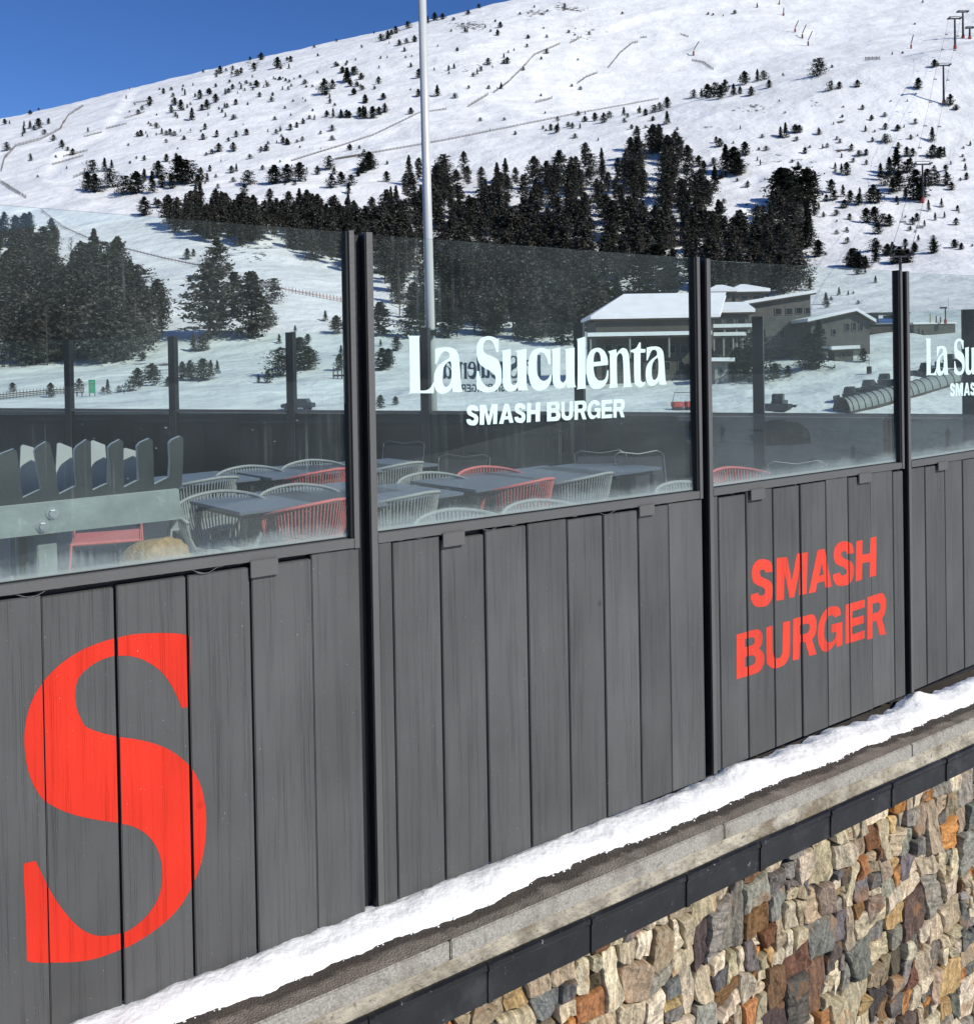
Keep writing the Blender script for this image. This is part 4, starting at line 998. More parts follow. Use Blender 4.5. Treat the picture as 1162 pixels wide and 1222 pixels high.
T([(354,333,34),(118,588,54),(95,600,32),(178,630,32),(150,290,22),(105,358,26),(167,345,20),(85,405,30),(105,410,36),(130,410,36),(152,397,24),(172,390,28),(20,405,24),(40,405,22),(65,327,18),(40,285,44),(68,260,26),(75,300,16),(90,275,20),(25,250,18),(52,300,20),(222,157,18),(247,150,16),(275,145,20),(240,178,14),(262,232,14),(290,270,28),(288,335,24),(262,395,20),(343,243,10),(393,245,18),(412,237,16),(530,225,22),(505,247,16),(492,257,18),(478,265,12),(596,220,20),(583,220,12),(575,308,20),(532,308,12),(415,340,16),(572,95,18),(563,122,18),(668,133,12),(733,130,10),(880,120,12),(183,135,26),(160,142,22),(210,115,22),(195,120,16),(252,98,22),(320,80,24),(345,70,24),(372,66,18),(460,50,14),(478,30,14),(498,28,14),(440,40,10),(410,70,10),(713,333,8),(624,467,12),(720,448,12),(747,452,20),(768,460,24),(808,440,16),(822,445,18),(848,445,16),(865,422,18),(900,420,26),(930,425,30),(950,410,22),(1000,400,26),(1054,392,18),(1002,425,14),(1013,407,14),(1075,400,20),(1105,390,24),(1125,385,26),(1150,375,34),(1150,430,40),(1095,522,30),(1122,524,40),(1055,380,14),(152,236,10),(180,200,8),(135,115,8),(90,160,7),(450,110,14),(458,112,12),(520,95,10),(555,75,8),(690,25,8),(795,25,12),(735,40,8),(640,50,8),(620,175,8),(600,182,8),(545,235,8),(995,48,8),(180,570,12)], .3442, 400, 0)
T([(625,262,54),(672,233,10),(370,292,40),(415,282,38),(437,275,28),(455,302,24),(503,262,10),(393,330,28),(195,338,26),(222,337,24),(243,338,42),(268,335,44),(303,318,38),(288,340,40),(333,330,36),(355,325,24),(667,313,30),(697,306,22),(760,300,22),(970,307,34),(1026,232,24),(1080,363,34),(1100,378,16),(809,416,18),(855,402,14),(960,428,18),(788,453,18),(899,452,20),(858,493,28),(1018,488,44),(700,493,14),(790,536,20),(512,475,46),(495,475,34),(545,458,26),(560,458,24),(550,486,14),(627,465,22),(285,506,26),(332,495,8),(372,537,42),(131,488,32),(77,522,40),(50,518,34),(432,475,12),(723,605,40),(705,598,30),(840,620,50),(870,610,60),(895,600,80),(935,595,40),(860,640,40),(900,660,60),(880,668,50),(930,540,30),(950,540,26),(1020,545,40),(1045,545,34),(1060,540,24),(1082,567,12),(1132,588,22),(1064,588,18),(1024,590,18),(960,690,90),(1000,640,50),(1032,640,40),(1068,640,40),(1085,655,24),(1136,620,22),(613,640,44),(670,664,40),(710,678,36),(735,698,36),(768,680,30),(765,708,34),(680,690,30),(653,695,22),(715,718,26),(805,700,44),(830,700,40),(815,675,34),(925,685,34),(980,690,50),(1005,728,34),(1050,715,28),(1105,728,18),(1028,760,24),(1060,752,20),(790,768,44),(820,768,48),(850,778,36),(870,780,36),(830,808,36),(688,808,14),(723,798,14),(965,762,24),(950,775,24),(941,797,16),(1100,776,22),(820,865,38),(823,905,40),(880,880,40),(863,880,34),(925,905,50),(957,870,30),(905,905,46),(885,910,34),(1022,872,42),(1095,855,26),(1118,860,20),(1022,828,16),(925,850,24),(624,885,50),(740,920,54),(762,920,44),(788,925,38),(650,880,10),(643,748,16),(627,722,20),(305,590,80),(335,600,80),(350,605,56),(265,570,24),(213,575,34),(230,600,40),(268,665,80),(500,720,120),(520,700,100),(560,700,110),(590,700,100),
 (245,50,8),(262,52,7),(297,55,7),(337,47,12),(414,25,14),(958,84,6),(985,8,8),(880,188,10),(915,185,8),(585,590,14),(420,518,10),(535,560,10),(415,555,14),(425,570,18),(490,350,7),(510,390,7),(820,455,8),(745,560,14),(932,350,8),(875,350,6)], .346, 760, 0)
# seen through the glass of the right bays
T([(565,52,34),(790,28,34),(785,72,34),(830,50,40),(852,45,36),(700,90,62),(722,95,50),(745,96,38),(880,78,46),(910,75,46),(935,35,30),(1010,40,44),(1090,18,22),(1113,25,18),(533,182,42),(645,200,28),(680,200,16),(595,235,40),(600,248,22),(785,152,24),(718,235,14),(615,220,14),(700,195,10),(720,120,30),(745,118,20)], .3115, 800, 290)
# seen through the left bay
T([(685,270,110),(660,460,200),(740,390,120),(700,440,90),(795,460,180),(845,425,60),(860,350,70),(610,500,50),(640,498,46),(575,590,50),(600,592,55),(640,592,60),(665,585,50),(685,570,36),(435,610,50),(480,608,60),(415,625,40),(885,580,80),(945,560,90),(975,558,60),(1060,445,50),(1025,405,30),(1075,515,30),(1070,560,45),(815,600,22),(845,600,36),(250,620,30),(340,635,40),(160,645,40),(40,628,26),(375,630,20),(325,630,16),(590,210,30),(610,200,20),(720,255,30),(930,440,20),(970,475,26),(880,475,26),(450,530,24),(530,610,26)], .3787, 0, 230)
# seen through the second bay
T([(90,370,90),(190,380,90),(220,350,70),(95,480,60),(115,470,50),(140,420,40),(90,600,36),(137,590,24),(90,405,20),(580,260,130),(700,270,110),(770,225,60),(820,300,90),(770,300,70),(835,250,60),(540,380,70),(445,370,90),(400,330,110),(670,400,110),(625,320,60),(905,250,120),(960,250,140),(1000,240,100),(300,380,110),(340,300,130)], .3787, 420, 260)
# low shrubs sprinkled over the slopes
_r = random.Random(77)
for (x0, x1, y0, y1, n_) in [(150, 400, 95, 175, 70), (240, 420, 60, 110, 35), (20, 110, 150, 215, 12), (420, 700, 30, 110, 28), (760, 1000, 150, 290, 45), (980, 1160, 120, 300, 50), (560, 800, 120, 170, 14), (230, 440, 170, 225, 30)]:
    for _ in range(n_):
        x, y = _r.uniform(x0, x1), _r.uniform(y0, y1); iso.append((x, y, _r.choice([2.2, 2.6, 3.2, 4.0, 5.2]) * (1.3 if y > 150 else 1)))
# near buildings
iso += [(977, 440, 50), (966, 440, 36), (880, 450, 30), (890, 452, 34), (903, 454, 50), (856, 449, 20), (846, 452, 32), (875, 452, 22), (925, 452, 16), (940, 450, 12), (1030, 432, 14)]

forest = []
def inside(x, y, poly):
    c = False
    for i in range(len(poly)):
        (x1, y1), (x2, y2) = poly[i - 1], poly[i]
        if (y1 > y) != (y2 > y) and x < (x2 - x1) * (y - y1) / (y2 - y1) + x1: c = not c
    return c
rf = random.Random(5)
def fill(poly, n, hm, frost, dens=None, larch=.06, sep=6):
    xs = [p[0] for p in poly]; ys = [p[1] for p in poly]; k = 0; t = 0; got = []
    while k < n and t < n * 60:
        t += 1; x, y = rf.uniform(min(xs), max(xs)), rf.uniform(min(ys), max(ys))
        if not inside(x, y, poly): continue
        if dens and rf.random() > dens(x, y): continue
        if any(abs(x - a) < sep and abs(y - b) < sep * .8 for a, b in got): continue
        got.append((x, y)); k += 1
        forest.append((x, y, hm[0] + rf.random() * (hm[1] - hm[0]), frost, rf.random() < larch))
fill([(455,275),(468,225),(505,212),(540,205),(570,215),(640,225),(665,215),(700,205),(745,180),(790,172),(825,205),(848,255),(870,275),(905,280),(925,262),(958,268),(950,330),(845,345),(760,335),(700,350),(640,370),(560,365),(470,360),(447,320)], 310, (12, 19), 1, lambda x, y: 1 if y < 300 else .6, .16, 5.5)
fill([(452,325),(700,325),(735,370),(705,402),(600,412),(520,400),(470,378)], 100, (9, 15), 1, None, .22, 7)
fill([(200,262),(235,250),(330,255),(400,262),(452,268),(452,310),(420,330),(350,300),(250,290),(190,272)], 135, (10, 16), 1, lambda x, y: 1 if y < 290 else .55, .1, 5)
fill([(-60,285),(40,285),(90,310),(150,335),(185,365),(205,410),(150,435),(60,440),(-60,440)], 150, (11, 17), 1, None, .05, 7)
fill([(-200,262),(20,262),(80,300),(-40,330),(-200,300)], 40, (9, 14), 1, None, .05, 7)
fill([(845,330),(950,330),(958,350),(845,365)], 36, (9, 14), 1, None, .2, 7)
fill([(960,255),(975,262),(968,300),(955,300)], 8, (9, 13), 0, None, .0, 5)

cands = []
for px, py, h in iso:
    if py > 470: dmin = 88
    else: dmin = 120
    g = ground(px, py, dmin)
    if g is None: continue
    hm = h * 1.15 * g[1] / F
    cands.append((h, g, hm, 0 if py < 300 else (1 if px < 450 and py > 300 else 0), False, px, py, 'iso'))
for px, py, hm, fr_, la in forest:
    g = ground(px, py, 120)
    if g is None: continue
    cands.append((hm * F / g[1], g, hm, fr_, la, px, py, 'wood'))
cands.sort(key=lambda c: -c[0])
def place_words(px, py, src):
    if src == 'wood':
        if px < 210: return 'in the dense wood behind the left glass'
        if px < 455: return 'in the wood band behind the left glass'
        if px > 840: return 'in the wood above the snowy chalet roofs'
        if py > 320: return 'in the thinning wood behind the white lettering'
        return 'in the dark wood around the white mast'
    if py < 150 and px < 420: return 'below the left skyline'
    if py < 150 and px < 760: return 'high on the middle slope'
    if px >= 1000 and py < 310: return 'near the ski lift line'
    if px >= 760 and py < 310: return 'on the spur right of the wood'
    if py < 300: return 'above the left wood band'
    if px < 430: return 'on the snow behind the left glass'
    if px < 840: return 'behind the white lettered glass'
    if py > 370: return 'beside the chalets'
    return 'behind the right glass panes'
stuff_v, stuff_f, nst = [], [], 0
sv_a, sf_a = {0: [], 1: []}, {0: [], 1: []}; soff = {0: 0, 1: 0}
ra = random.Random(3)
NTREE = 300; isolated = {}
for rank, (hpx, g, hm, fr_, la, px, py, src) in enumerate(cands):
    if la: key = (1, 20 + ra.randrange(2))
    elif src == 'wood': key = (fr_, ra.choice([0, 1, 2, 0, 1, 5, 6, 2, 7, 3, 5, 4]))
    elif hpx < 6: key = (fr_, ra.choice([7, 0, 7, 3]))
    else: key = (fr_, ra.choice([0, 1, 2, 0, 1, 3, 4, 7]))
    cm, tm, raw, kind = protos[key]; rz = ra.uniform(0, 6.28); wd = ra.uniform(.9, 1.25) * (1.3 if src == 'iso' and kind != 'tall' else 1)
    if rank < NTREE:
        size = 'tall' if hm > 14 else ('middling' if hm > 9 else 'small')
        kw = {'broad': 'broad dark pine', 'spruce': 'pointed dark spruce', 'tall': 'slender high crowned pine', 'bush': 'low bushy pine', 'larch': 'bare brownish larch'}[kind]
        lab = f"{size} {kw} {place_words(px, py, src)}"
        root = thing('larch_tree' if kind == 'larch' else 'pine_tree', lab, 'tree', g, rz, f"{kw}s {place_words(px, py, src)}")
        if src == 'iso': isolated.setdefault((kw, place_words(px, py, src)), []).append((px, root, size))
        for nm, mesh_ in (('crown', cm), ('trunk', tm)):
            o = bpy.data.objects.new(nm, mesh_); COL.objects.link(o); o.parent = root; o.scale = (hm * wd, hm * wd, hm)
    else:
        v = np.array(raw[0]); f = np.array([x[:3] for x in raw[1]]) if kind != 'larch' else None
        if kind == 'larch': v, f = np.array(protos[(1, 5)][2][0]), np.array(protos[(1, 5)][2][1])
        if hpx < 16:                                # fewer, larger needle clumps for the far ones
            nt_ = len(f); keep = np.arange(nt_); keep = keep[(keep % (3 if hpx > 8 else 5)) == 0]; f = f[keep]; sc_ = 1.55 if hpx > 8 else 2.0
            tri = v[f]; cen = tri.mean(1, keepdims=True); tri = cen + (tri - cen) * sc_; v = tri.reshape(-1, 3); f = np.arange(len(v)).reshape(-1, 3)
        c_, s_ = math.cos(rz), math.sin(rz); X = (v[:, 0] * c_ - v[:, 1] * s_) * hm * wd + g[0]; Y = (v[:, 0] * s_ + v[:, 1] * c_) * hm * wd + g[1]; Z = v[:, 2] * hm + g[2]
        sv_a[fr_].append(np.stack([X, Y, Z], -1)); sf_a[fr_].append(f + soff[fr_]); soff[fr_] += len(v); nst += 1
NUM = ['first', 'second', 'third', 'fourth', 'fifth', 'sixth', 'seventh', 'eighth', 'ninth', 'tenth', 'eleventh', 'twelfth', 'thirteenth', 'fourteenth', 'fifteenth', 'sixteenth', 'seventeenth', 'eighteenth', 'nineteenth', 'twentieth']
for (kw, pl), lst in isolated.items():
    lst.sort(key=lambda t: t[0]); n = len(lst)
    for i, (px, root, size) in enumerate(lst):
        if n == 1: root['label'] = f"{size} {kw}, the only one {pl}"
        elif i < (n + 1) // 2: root['label'] = f"{size} {kw} {pl}, " + ('leftmost of its kind' if i == 0 else f"{NUM[min(i, 19)]} from the left")
        else: j = n - 1 - i; root['label'] = f"{size} {kw} {pl}, " + ('rightmost of its kind' if j == 0 else f"{NUM[min(j, 19)]} from the right")
print('isolated', {k: len(v) for k, v in isolated.items()})
for fr_ in (0, 1):
    V = np.concatenate(sv_a[fr_]); Fc = np.concatenate(sf_a[fr_]); me = bpy.data.meshes.new('distant_pines')
    me.vertices.add(len(V)); me.vertices.foreach_set('co', V.reshape(-1)); me.loops.add(len(Fc) * 3); me.loops.foreach_set('vertex_index', Fc.reshape(-1).astype(np.int32))
    me.polygons.add(len(Fc)); me.polygons.foreach_set('loop_start', np.arange(0, len(Fc) * 3, 3, dtype=np.int32)); me.update(calc_edges=True)
    me.materials.append(MT['needle_frost' if fr_ else 'needle'])
    tag(link('distant_wood' if fr_ else 'distant_pines', me), 'snow dusted crowns filling the wood further back on the slope' if fr_ else 'many tiny dark pines dotted over the far snow slopes', kind='stuff')
print('trees', len(cands), 'stuff', nst, 'h300', cands[NTREE][0])

# ================================================================== TERRACE FLOOR AND FAR FENCE
BE, D2 = -0.41343, 10.163
N2 = np.array([-math.sin(BE), math.cos(BE), 0]); E2 = np.array([math.cos(BE), math.sin(BE), 0])
def F2(s, z, w=0.0): return N2 * (D2 + w) + E2 * s + np.array([0, 0, z])
def FP2(px, py):
    d = ray(px, py); P = CAM + d * (D2 / (d @ N2)); return float(P @ E2), float(P[2])
a0 = FW(-9, 0, -.13)[:2]; a1 = FW(10.2, 0, -.13)[:2]
q840 = CAM + ray(850, 430) * (D2 / (ray(850, 430) @ N2)); 
mb = MB(); mb.prism([a0, a1, F2(6.4, 0)[:2], q840[:2] + N2[:2] * .15, (6.0, 30), (-34, 40), (-34, a0[1])], -.3, -.004)
tag(mb.build('terrace_floor', 'deck'), kind='structure')
mb = MB(); mb.prism([FW(-9, 0, .12)[:2], FW(10.2, 0, .12)[:2], F2(6.5, 0)[:2], q840[:2] + N2[:2] * .2, (6.05, 30.1), (-34.1, 40.1), (-34.1, a0[1])], -9.2, -.31)
tag(mb.build('terrace_substructure', 'subst'), kind='structure')
ff = thing('far_windbreak', 'far dark posted windbreak of clear upper and smoked lower glass across the terrace', 'fence', F2(-3, 0))
Z2T, Z2B, B2, S2 = EYE + .4193, EYE - .6102, 1.96522, -11.1763
for k in range(-2, 9):
    s = S2 + k * B2; mb = MB(); mb.hexa([F2(ss, z, w_) for ss in (s - .055, s + .055) for w_ in (-.03, .05) for z in (-.003, Z2T)]); mb.build('post', 'black', ff)
    if k < 8:
        s1 = s + B2
        for nm, m_, za, zb_ in (('clear_pane', 'glass_far', Z2B + .02, Z2T - .005), ('smoked_pane', 'glass_dark', .04, Z2B - .022)):
            g_ = glass_pane(s + .056, s1 - .056, lambda q, v=za: v, lambda q, v=zb_: v, 0.0, .010, m_, ff, lambda a, b, c: F2(a, b, c), nm)
            if k == 3 and nm == 'clear_pane': pane_logo = g_
        mb = MB(); mb.hexa([F2(ss, z, w_) for ss in (s + .056, s1 - .056) for w_ in (-.02, .03) for z in (Z2B - .020, Z2B + .018)]); mb.build('rail', 'frame', ff)
# lettering on the far pane, read from the outside, so seen reversed from here
allp = [p for g in logo_s + sub_s for lp in g for p in lp]; mx0, mx1 = min(p[0] for p in allp), max(p[0] for p in allp); mz0, mz1 = min(p[1] for p in allp), max(p[1] for p in allp)
l0, r0 = FP2(528, 445), FP2(646, 445); zt2, zb2 = FP2(590, 424)[1], FP2(590, 468)[1]
vs, fs = [], []
for g in logo_s + sub_s:
    for t in flat_tris([[(r0[0] - (x - mx0) / (mx1 - mx0) * (r0[0] - l0[0]), zb2 + (z - mz0) / (mz1 - mz0) * (zt2 - zb2)) for x, z in lp] for lp in g]):
        b = len(vs); vs += [tuple(F2(x, z, .0012) - np.array(ff.location)) for x, z in t]; fs.append((b, b + 1, b + 2))
me = bpy.data.meshes.new('reversed_lettering'); me.from_pydata(vs, [], fs); me.materials.append(MT['shaded_vinyl']); link('reversed_lettering', me, pane_logo)

# ================================================================== MAST
pb = at(517.5, 560, 12.6); pt_ = at(502.0, -70, 12.55); sc_ = (-.0 - pb[2])
dirm = (pt_ - pb) / np.linalg.norm(pt_ - pb); base = pb + dirm * ((0 - pb[2]) / dirm[2])
mast = thing('flagpole', 'tall slim white enamelled mast rising behind the far windbreak', 'mast', base)
mb = MB(); mb.tube([base, base + dirm * 3, base + dirm * 8.5], [.066, .062, .050], 20); mb.build('pole', 'mast', mast, smooth=True)
mb = MB(); mb.tube([base + dirm * .0, base + dirm * .03], .16, 16); mb.build('base_plate', 'dark_metal', mast)
zb_ = (at(515, 397, 12.6)[2] - base[2]) / dirm[2]
mb = MB(); mb.tube([base + dirm * (zb_ - .04), base + dirm * (zb_ + .04)], .080, 16); mb.box(base + dirm * zb_ + np.array([.0, -.10, 0]), (.09, .03, .035)); mb.build('clamp_bracket', 'black', mast)

# ================================================================== FURNITURE
def rope_chair(name, rope, metal, label, group):
    root = thing(name, label, 'chair', (0, 0, 0), 0, group)
    rx, ry = .325, .30; TH = 2.25
    def rim(t): a = TH * t; return Vector((rx * math.sin(a), -ry * math.cos(a), .80 - .15 * abs(t) ** 1.6))
    def low(t): a = TH * t; return Vector((.235 * math.sin(a), -.215 * math.cos(a) + .02, .43))
    mb = MB(); mb.tube([rim(-1 + 2 * i / 30) for i in range(31)], .013, 8); mb.build('rim', metal, root, smooth=True, absolute=False)
    mb = MB(); N = 54
    for i in range(N):
        t = -1 + 2 * (i + .5) / N; a, b = rim(t), low(t); m_ = (a + b) / 2 + Vector((math.sin(TH * t), -math.cos(TH * t), 0)) * .018
        mb.tube([a, m_, b], .0055, 5)
    mb.tube([low(-1 + 2 * i / 20) for i in range(21)], .010, 6); mb.build('rope_back', rope, root, absolute=False)
    mb = MB(); mb.prism([(.245 * math.sin(a), .25 * math.cos(a)) for a in [i * math.pi / 12 for i in range(24)]], .42, .455); mb.build('seat', rope, root, absolute=False, bevel=.008)
    for sx in (-1, 1):
        for sy in (-1, 1):
            mb = MB(); mb.tube([(sx * .19, sy * .18, .425), (sx * .25, sy * .24, 0)], [.012, .010], 8); mb.build('leg', metal, root, absolute=False)
    return root
def table_(name, hx, hy, label, group):
    root = thing(name, label, 'table', (0, 0, 0), 0, group)
    mb = MB(); mb.box((0, 0, .737), (hx, hy, .012)); mb.build('table_top', 'table', root, absolute=False, bevel=.004)
    mb = MB(); mb.box((0, 0, .705), (hx - .06, hy - .06, .019)); mb.build('apron', 'dark_metal', root, absolute=False)
    for sx in (-1, 1):
        for sy in (-1, 1):
            mb = MB(); mb.box((sx * (hx - .06), sy * (hy - .06), .343), (.019, .019, .343)); mb.build('leg', 'dark_metal', root, absolute=False)
    return root
def inst(proto, first, loc, rz, label, group=None):
    o = proto if first else copy_tree(proto)
    o.location = tuple(float(v) for v in loc); o.rotation_euler = (0, 0, rz); o['label'] = label
    if group: o['group'] = group
    return o
rc = {'g': rope_chair('rope_chair', 'rope_grey', 'rope_grey', '', 'woven rope chairs around the terrace tables'), 'r': rope_chair('rope_chair', 'rope_red', 'rope_red', '', 'woven rope chairs around the terrace tables')}
used = {'g': True, 'r': True}
AW = (-.75, .66); TO = (.35, -.94)
chairs = [('r', 398, 597, AW, 'coral red rope chair nearest in the left pane, its back toward the viewer'),
 ('r', 400, 560, AW, 'coral red rope chair behind, cut off by the first post in the left pane'),
 ('g', 262, 586, TO, 'pale grey rope chair across the nearest table in the left pane'),
 ('g', 352, 578, TO, 'pale grey rope chair between the two red chairs, behind a table'),
 ('g', 296, 556, TO, 'pale grey rope chair at the back table in the left pane'),
 ('g', 370, 549, TO, 'farthest pale grey rope chair, only its rim over the back table'),
 ('g', 262, 570, AW, 'shaded grey rope chair beside the steel ski rack end'),
 ('g', 492, 552, AW, 'grey rope chair right of the first post, at the farther table'),
 ('g', 508, 564, TO, 'grey rope chair at the left end of the long table'),
 ('g', 508, 588, AW, 'big grey rope chair nearest the first post in the lettered bay'),
 ('r', 575, 557, TO, 'coral red rope chair half hidden behind the long table'),
 ('r', 650, 572, AW, 'coral red rope chair in front of the long table, back toward the viewer'),
 ('g', 722, 565, AW, 'grey rope chair right of the red one at the long table'),
 ('g', 538, 608, TO, 'grey rope chair low at the sill, left of its twin'),
 ('g', 636, 597, TO, 'grey rope chair low at the sill under the red chair'),
 ('g', 808, 575, TO, 'lone grey rope chair at the sill beside the second post'),
 ('r', 868, 558, TO, 'coral red rope chair at the sill just right of the second post')]
for c, px, py, fv, lab in chairs:
    P = at_z(px, py, .80); f = np.array(fv) / math.hypot(*fv)
    ctr = P[:2] + f * .30 if fv is AW else P[:2] - f * -.0 - f * -.30 * -1
    if fv is TO: ctr = P[:2] + f * .30
    inst(rc[c], used[c], (ctr[0], ctr[1], 0), math.atan2(-f[0], f[1]), lab); used[c] = False
tp0 = table_('terrace_table', .42, .42, '', 'slate grey tables on the terrace'); tu = True
for px, py, rz, lab in [(316, 596, 42, 'slate grey square table nearest in the left pane, red chair before it'), (392, 586, 42, 'slate grey table touching the first post in the left pane'), (345, 561, 42, 'slate grey table at the back of the left pane'), (232, 571, 42, 'shaded slate table behind the end of the ski rack'),
    (410, 557, 42, 'farthest slate table beside the first post'), (462, 588, 42, 'slate table right of the first post, partly behind it'), (573, 573, 42, 'left half of the long joined slate tables'), (650, 564, 42, 'middle table of the long joined slate tables'), (712, 558, 42, 'far right end of the long joined slate tables'), (452, 554, 42, 'rear slate table above the grey chair right of the first post')]:
    P = at_z(px, py, .75); inst(tp0, tu, (P[0], P[1], 0), math.radians(rz), lab); tu = False
lt = table_('long_table', .85, .4, '', 'long tables beyond the smoked glass'); tu = True
for px, py, lab in [(75, 500, 'long dark table beyond the smoked glass above the ski rack'), (345, 503, 'long dark table beyond the smoked glass left of the first post'), (492, 502, 'long dark table beyond the smoked glass below the mast'), (650, 504, 'long dark table beyond the smoked glass under the white lettering'), (215, 501, 'long dark table beyond the smoked glass right of the rack fins')]:
    P = at_z(px, py, .75); inst(lt, tu, (P[0], P[1], 0), BE + .1, lab); tu = False
def wire_chair():
    root = thing('wire_chair', '', 'chair', (0, 0, 0), 0, 'dark sling chairs with thin pale frames')
    mb = MB(); mb.tube([(-.24, .2, 0), (-.24, -.16, .44), (-.25, -.26, .84), (-.19, -.27, .87), (0, -.26, .845), (.19, -.27, .87), (.25, -.26, .84), (.24, -.16, .44), (.24, .2, 0)], .007, 6); mb.build('frame', 'wire', root, absolute=False)
    for sx in (-1, 1):
        mb = MB(); mb.tube([(sx * .24, -.16, .44), (sx * .25, -.3, 0)], .007, 6); mb.build('rear_leg', 'wire', root, absolute=False)
    mb = MB(); mb.box((0, .02, .445), (.225, .2, .008)); mb.build('seat', 'canvas', root, absolute=False)
    mb = MB(); mb.hexa([(x, y, z) for x, y, z in [(-.225, -.185, .47), (-.225, -.245, .82), (-.225, -.175, .47), (-.225, -.235, .82), (.225, -.185, .47), (.225, -.245, .82), (.225, -.175, .47), (.225, -.235, .82)]]); mb.build('backrest', 'canvas', root, absolute=False)
    return root
wc = wire_chair(); wu = True
for px, py, rz, lab in [(545, 547, 2.9, 'dark sling chair with thin pale frame behind the long table'), (470, 530, 2.8, 'dark sling chair with thin pale frame right of the first post'), (722, 542, 3.2, 'dark sling chair with pale frame in front of the wicker sofa'), (776, 543, 3.4, 'dark sling chair with pale frame at the right end of the wicker sofa'), (965, 556, 3.2, 'sling chair whose pale frame shows alone in the third pane'), (625, 515, 2.9, 'dark sling chair under the white lettering beyond the long table')]:
    P = at_z(px, py, .86); inst(wc, wu, (P[0], P[1] + (.0), 0), rz, lab); wu = False
# coral garden chair beneath the rack
def slat_chair(px, py, m_, lab, rz):
    P = at_z(px, py, .45); root = thing('slatted_chair', lab, 'chair', (P[0], P[1], 0), rz)
    mb = MB()
    for i in range(9): mb.box((0, -.2 + i * .05, .45), (.23, .016, .006))
    mb.build('seat', m_, root, absolute=False)
    mb = MB(); mb.tube([(-.24, -.22, .44), (.24, -.22, .44), (.24, .22, .44), (-.24, .22, .44)], .011, 6, closed=True); mb.build('seat_frame', m_, root, absolute=False)
    for sx in (-1, 1):
        for sy in (-1, 1):
            mb = MB(); mb.tube([(sx * .24, sy * .22, .45 if sy < 0 else .62), (sx * .27, sy * .27, 0)], .010, 6); mb.build('leg', m_, root, absolute=False)
    return root
slat_chair(128, 640, 'rope_red', 'coral red metal slatted chair seen below the ski rack', .35)
slat_chair(245, 624, 'rope_grey', 'pale grey metal slatted chair under the nearest table in the left pane', .2)
# sack
P = at_z(192, 672, 0.0); P = at(195, 668, 6.3); sx0 = thing('sackcloth_bundle', 'crumpled tan sackcloth bundle with a pale cord, low behind the left pane', 'sack', (P[0], P[1], .0))
mb = MB(); nu, nv2 = 40, 18; topz = at(195, 643, P[1])[2]; hw = .33
for i in range(nu):
    for j in range(nv2 + 1):
        u = 2 * math.pi * i / nu; v = math.pi * j / nv2
        x = hw * math.sin(v) ** .6 * math.cos(u); y = .24 * math.sin(v) ** .6 * math.sin(u); z = topz / 2 + topz / 2 * math.cos(v)
        z *= (1.0 - .42 * max(0, x / hw)) ; nn = noise.noise(Vector((x * 9, y * 9, z * 7))) * .035 + noise.noise(Vector((x * 24, y * 24, z * 20))) * .012
        mb.v.append((x + nn, y + nn, max(0.0, z + nn)))
for i in range(nu):
    for j in range(nv2): a = i * (nv2 + 1) + j; b = ((i + 1) % nu) * (nv2 + 1) + j; mb.f.append((a, b, b + 1, a + 1))
mb.build('cloth', 'sack', sx0, smooth=True, absolute=False)
mb = MB(); mb.tube([(.02, -.26, topz * .45), (.06, -.27, topz * .72), (.13, -.25, topz * .80), (.22, -.22, topz * .66), (.30, -.16, topz * .5)], .008, 6); mb.build('cord', 'rope_tan', sx0, smooth=True, absolute=False)

# ================================================================== SKI RACK
WR = -.33
rack = thing('ski_rack', 'galvanised steel ski rack with two rows of fins behind the left glass pane', 'ski rack', FW(FP(100, 640, WR)[0], 0, WR))
def R5(pts, w): return [FP(x * .2065, 500 + y * .2065, w) for x, y in pts]
def plate(name, loop, w, th, m_, parent, m_edge=None, bevel=0):
    vs = [tuple(FW(x, z, w)) for x, z in loop] + [tuple(FW(x, z, w - th)) for x, z in loop]; n = len(loop)
    tri = tessellate_polygon([[Vector((x, z, 0)) for x, z in loop]])
    fs = [tuple(t) for t in tri] + [tuple(n + i for i in t[::-1]) for t in tri]; ne = len(fs)
    fs += [(i, (i + 1) % n, n + (i + 1) % n, n + i) for i in range(n)]
    me = bpy.data.meshes.new(name); L = np.array(parent.location); me.from_pydata([tuple(np.array(v) - L) for v in vs], [], fs)
    me.materials.append(MT[m_]); me.materials.append(MT[m_edge or m_])
    for p in me.polygons:
        if p.index >= ne: p.material_index = 1
    bm = bmesh.new(); bm.from_mesh(me); bmesh.ops.recalc_face_normals(bm, faces=bm.faces); bm.to_mesh(me); bm.free()
    return link(name, me, parent)
front = [(-420,550),(-420,245),(-330,210),(-310,225),(-290,350),(-270,485),(-175,450),(-190,300),(-200,240),(-185,222),(-110,190),(-95,200),(-80,320),(-62,470),(-8,440),(-12,300),(-10,215),(8,200),(80,172),(98,185),(110,290),(132,455),(238,405),(215,290),(198,185),(214,162),(266,130),(290,142),(322,300),(342,435),(440,385),(432,280),(430,178),(446,156),(500,118),(520,130),(528,280),(535,412),(625,370),(628,280),(626,165),(642,145),(693,118),(712,130),(712,280),(716,395),(805,350),(797,260),(793,157),(810,136),(863,112),(882,122),(888,250),(892,378),(978,335),(984,250),(979,140),(994,120),(1043,98),(1060,108),(1058,250),(1050,385),(1032,407)]
plate('front_comb', R5(front, WR), WR, .022, 'galv_shade', rack, 'galv_edge')
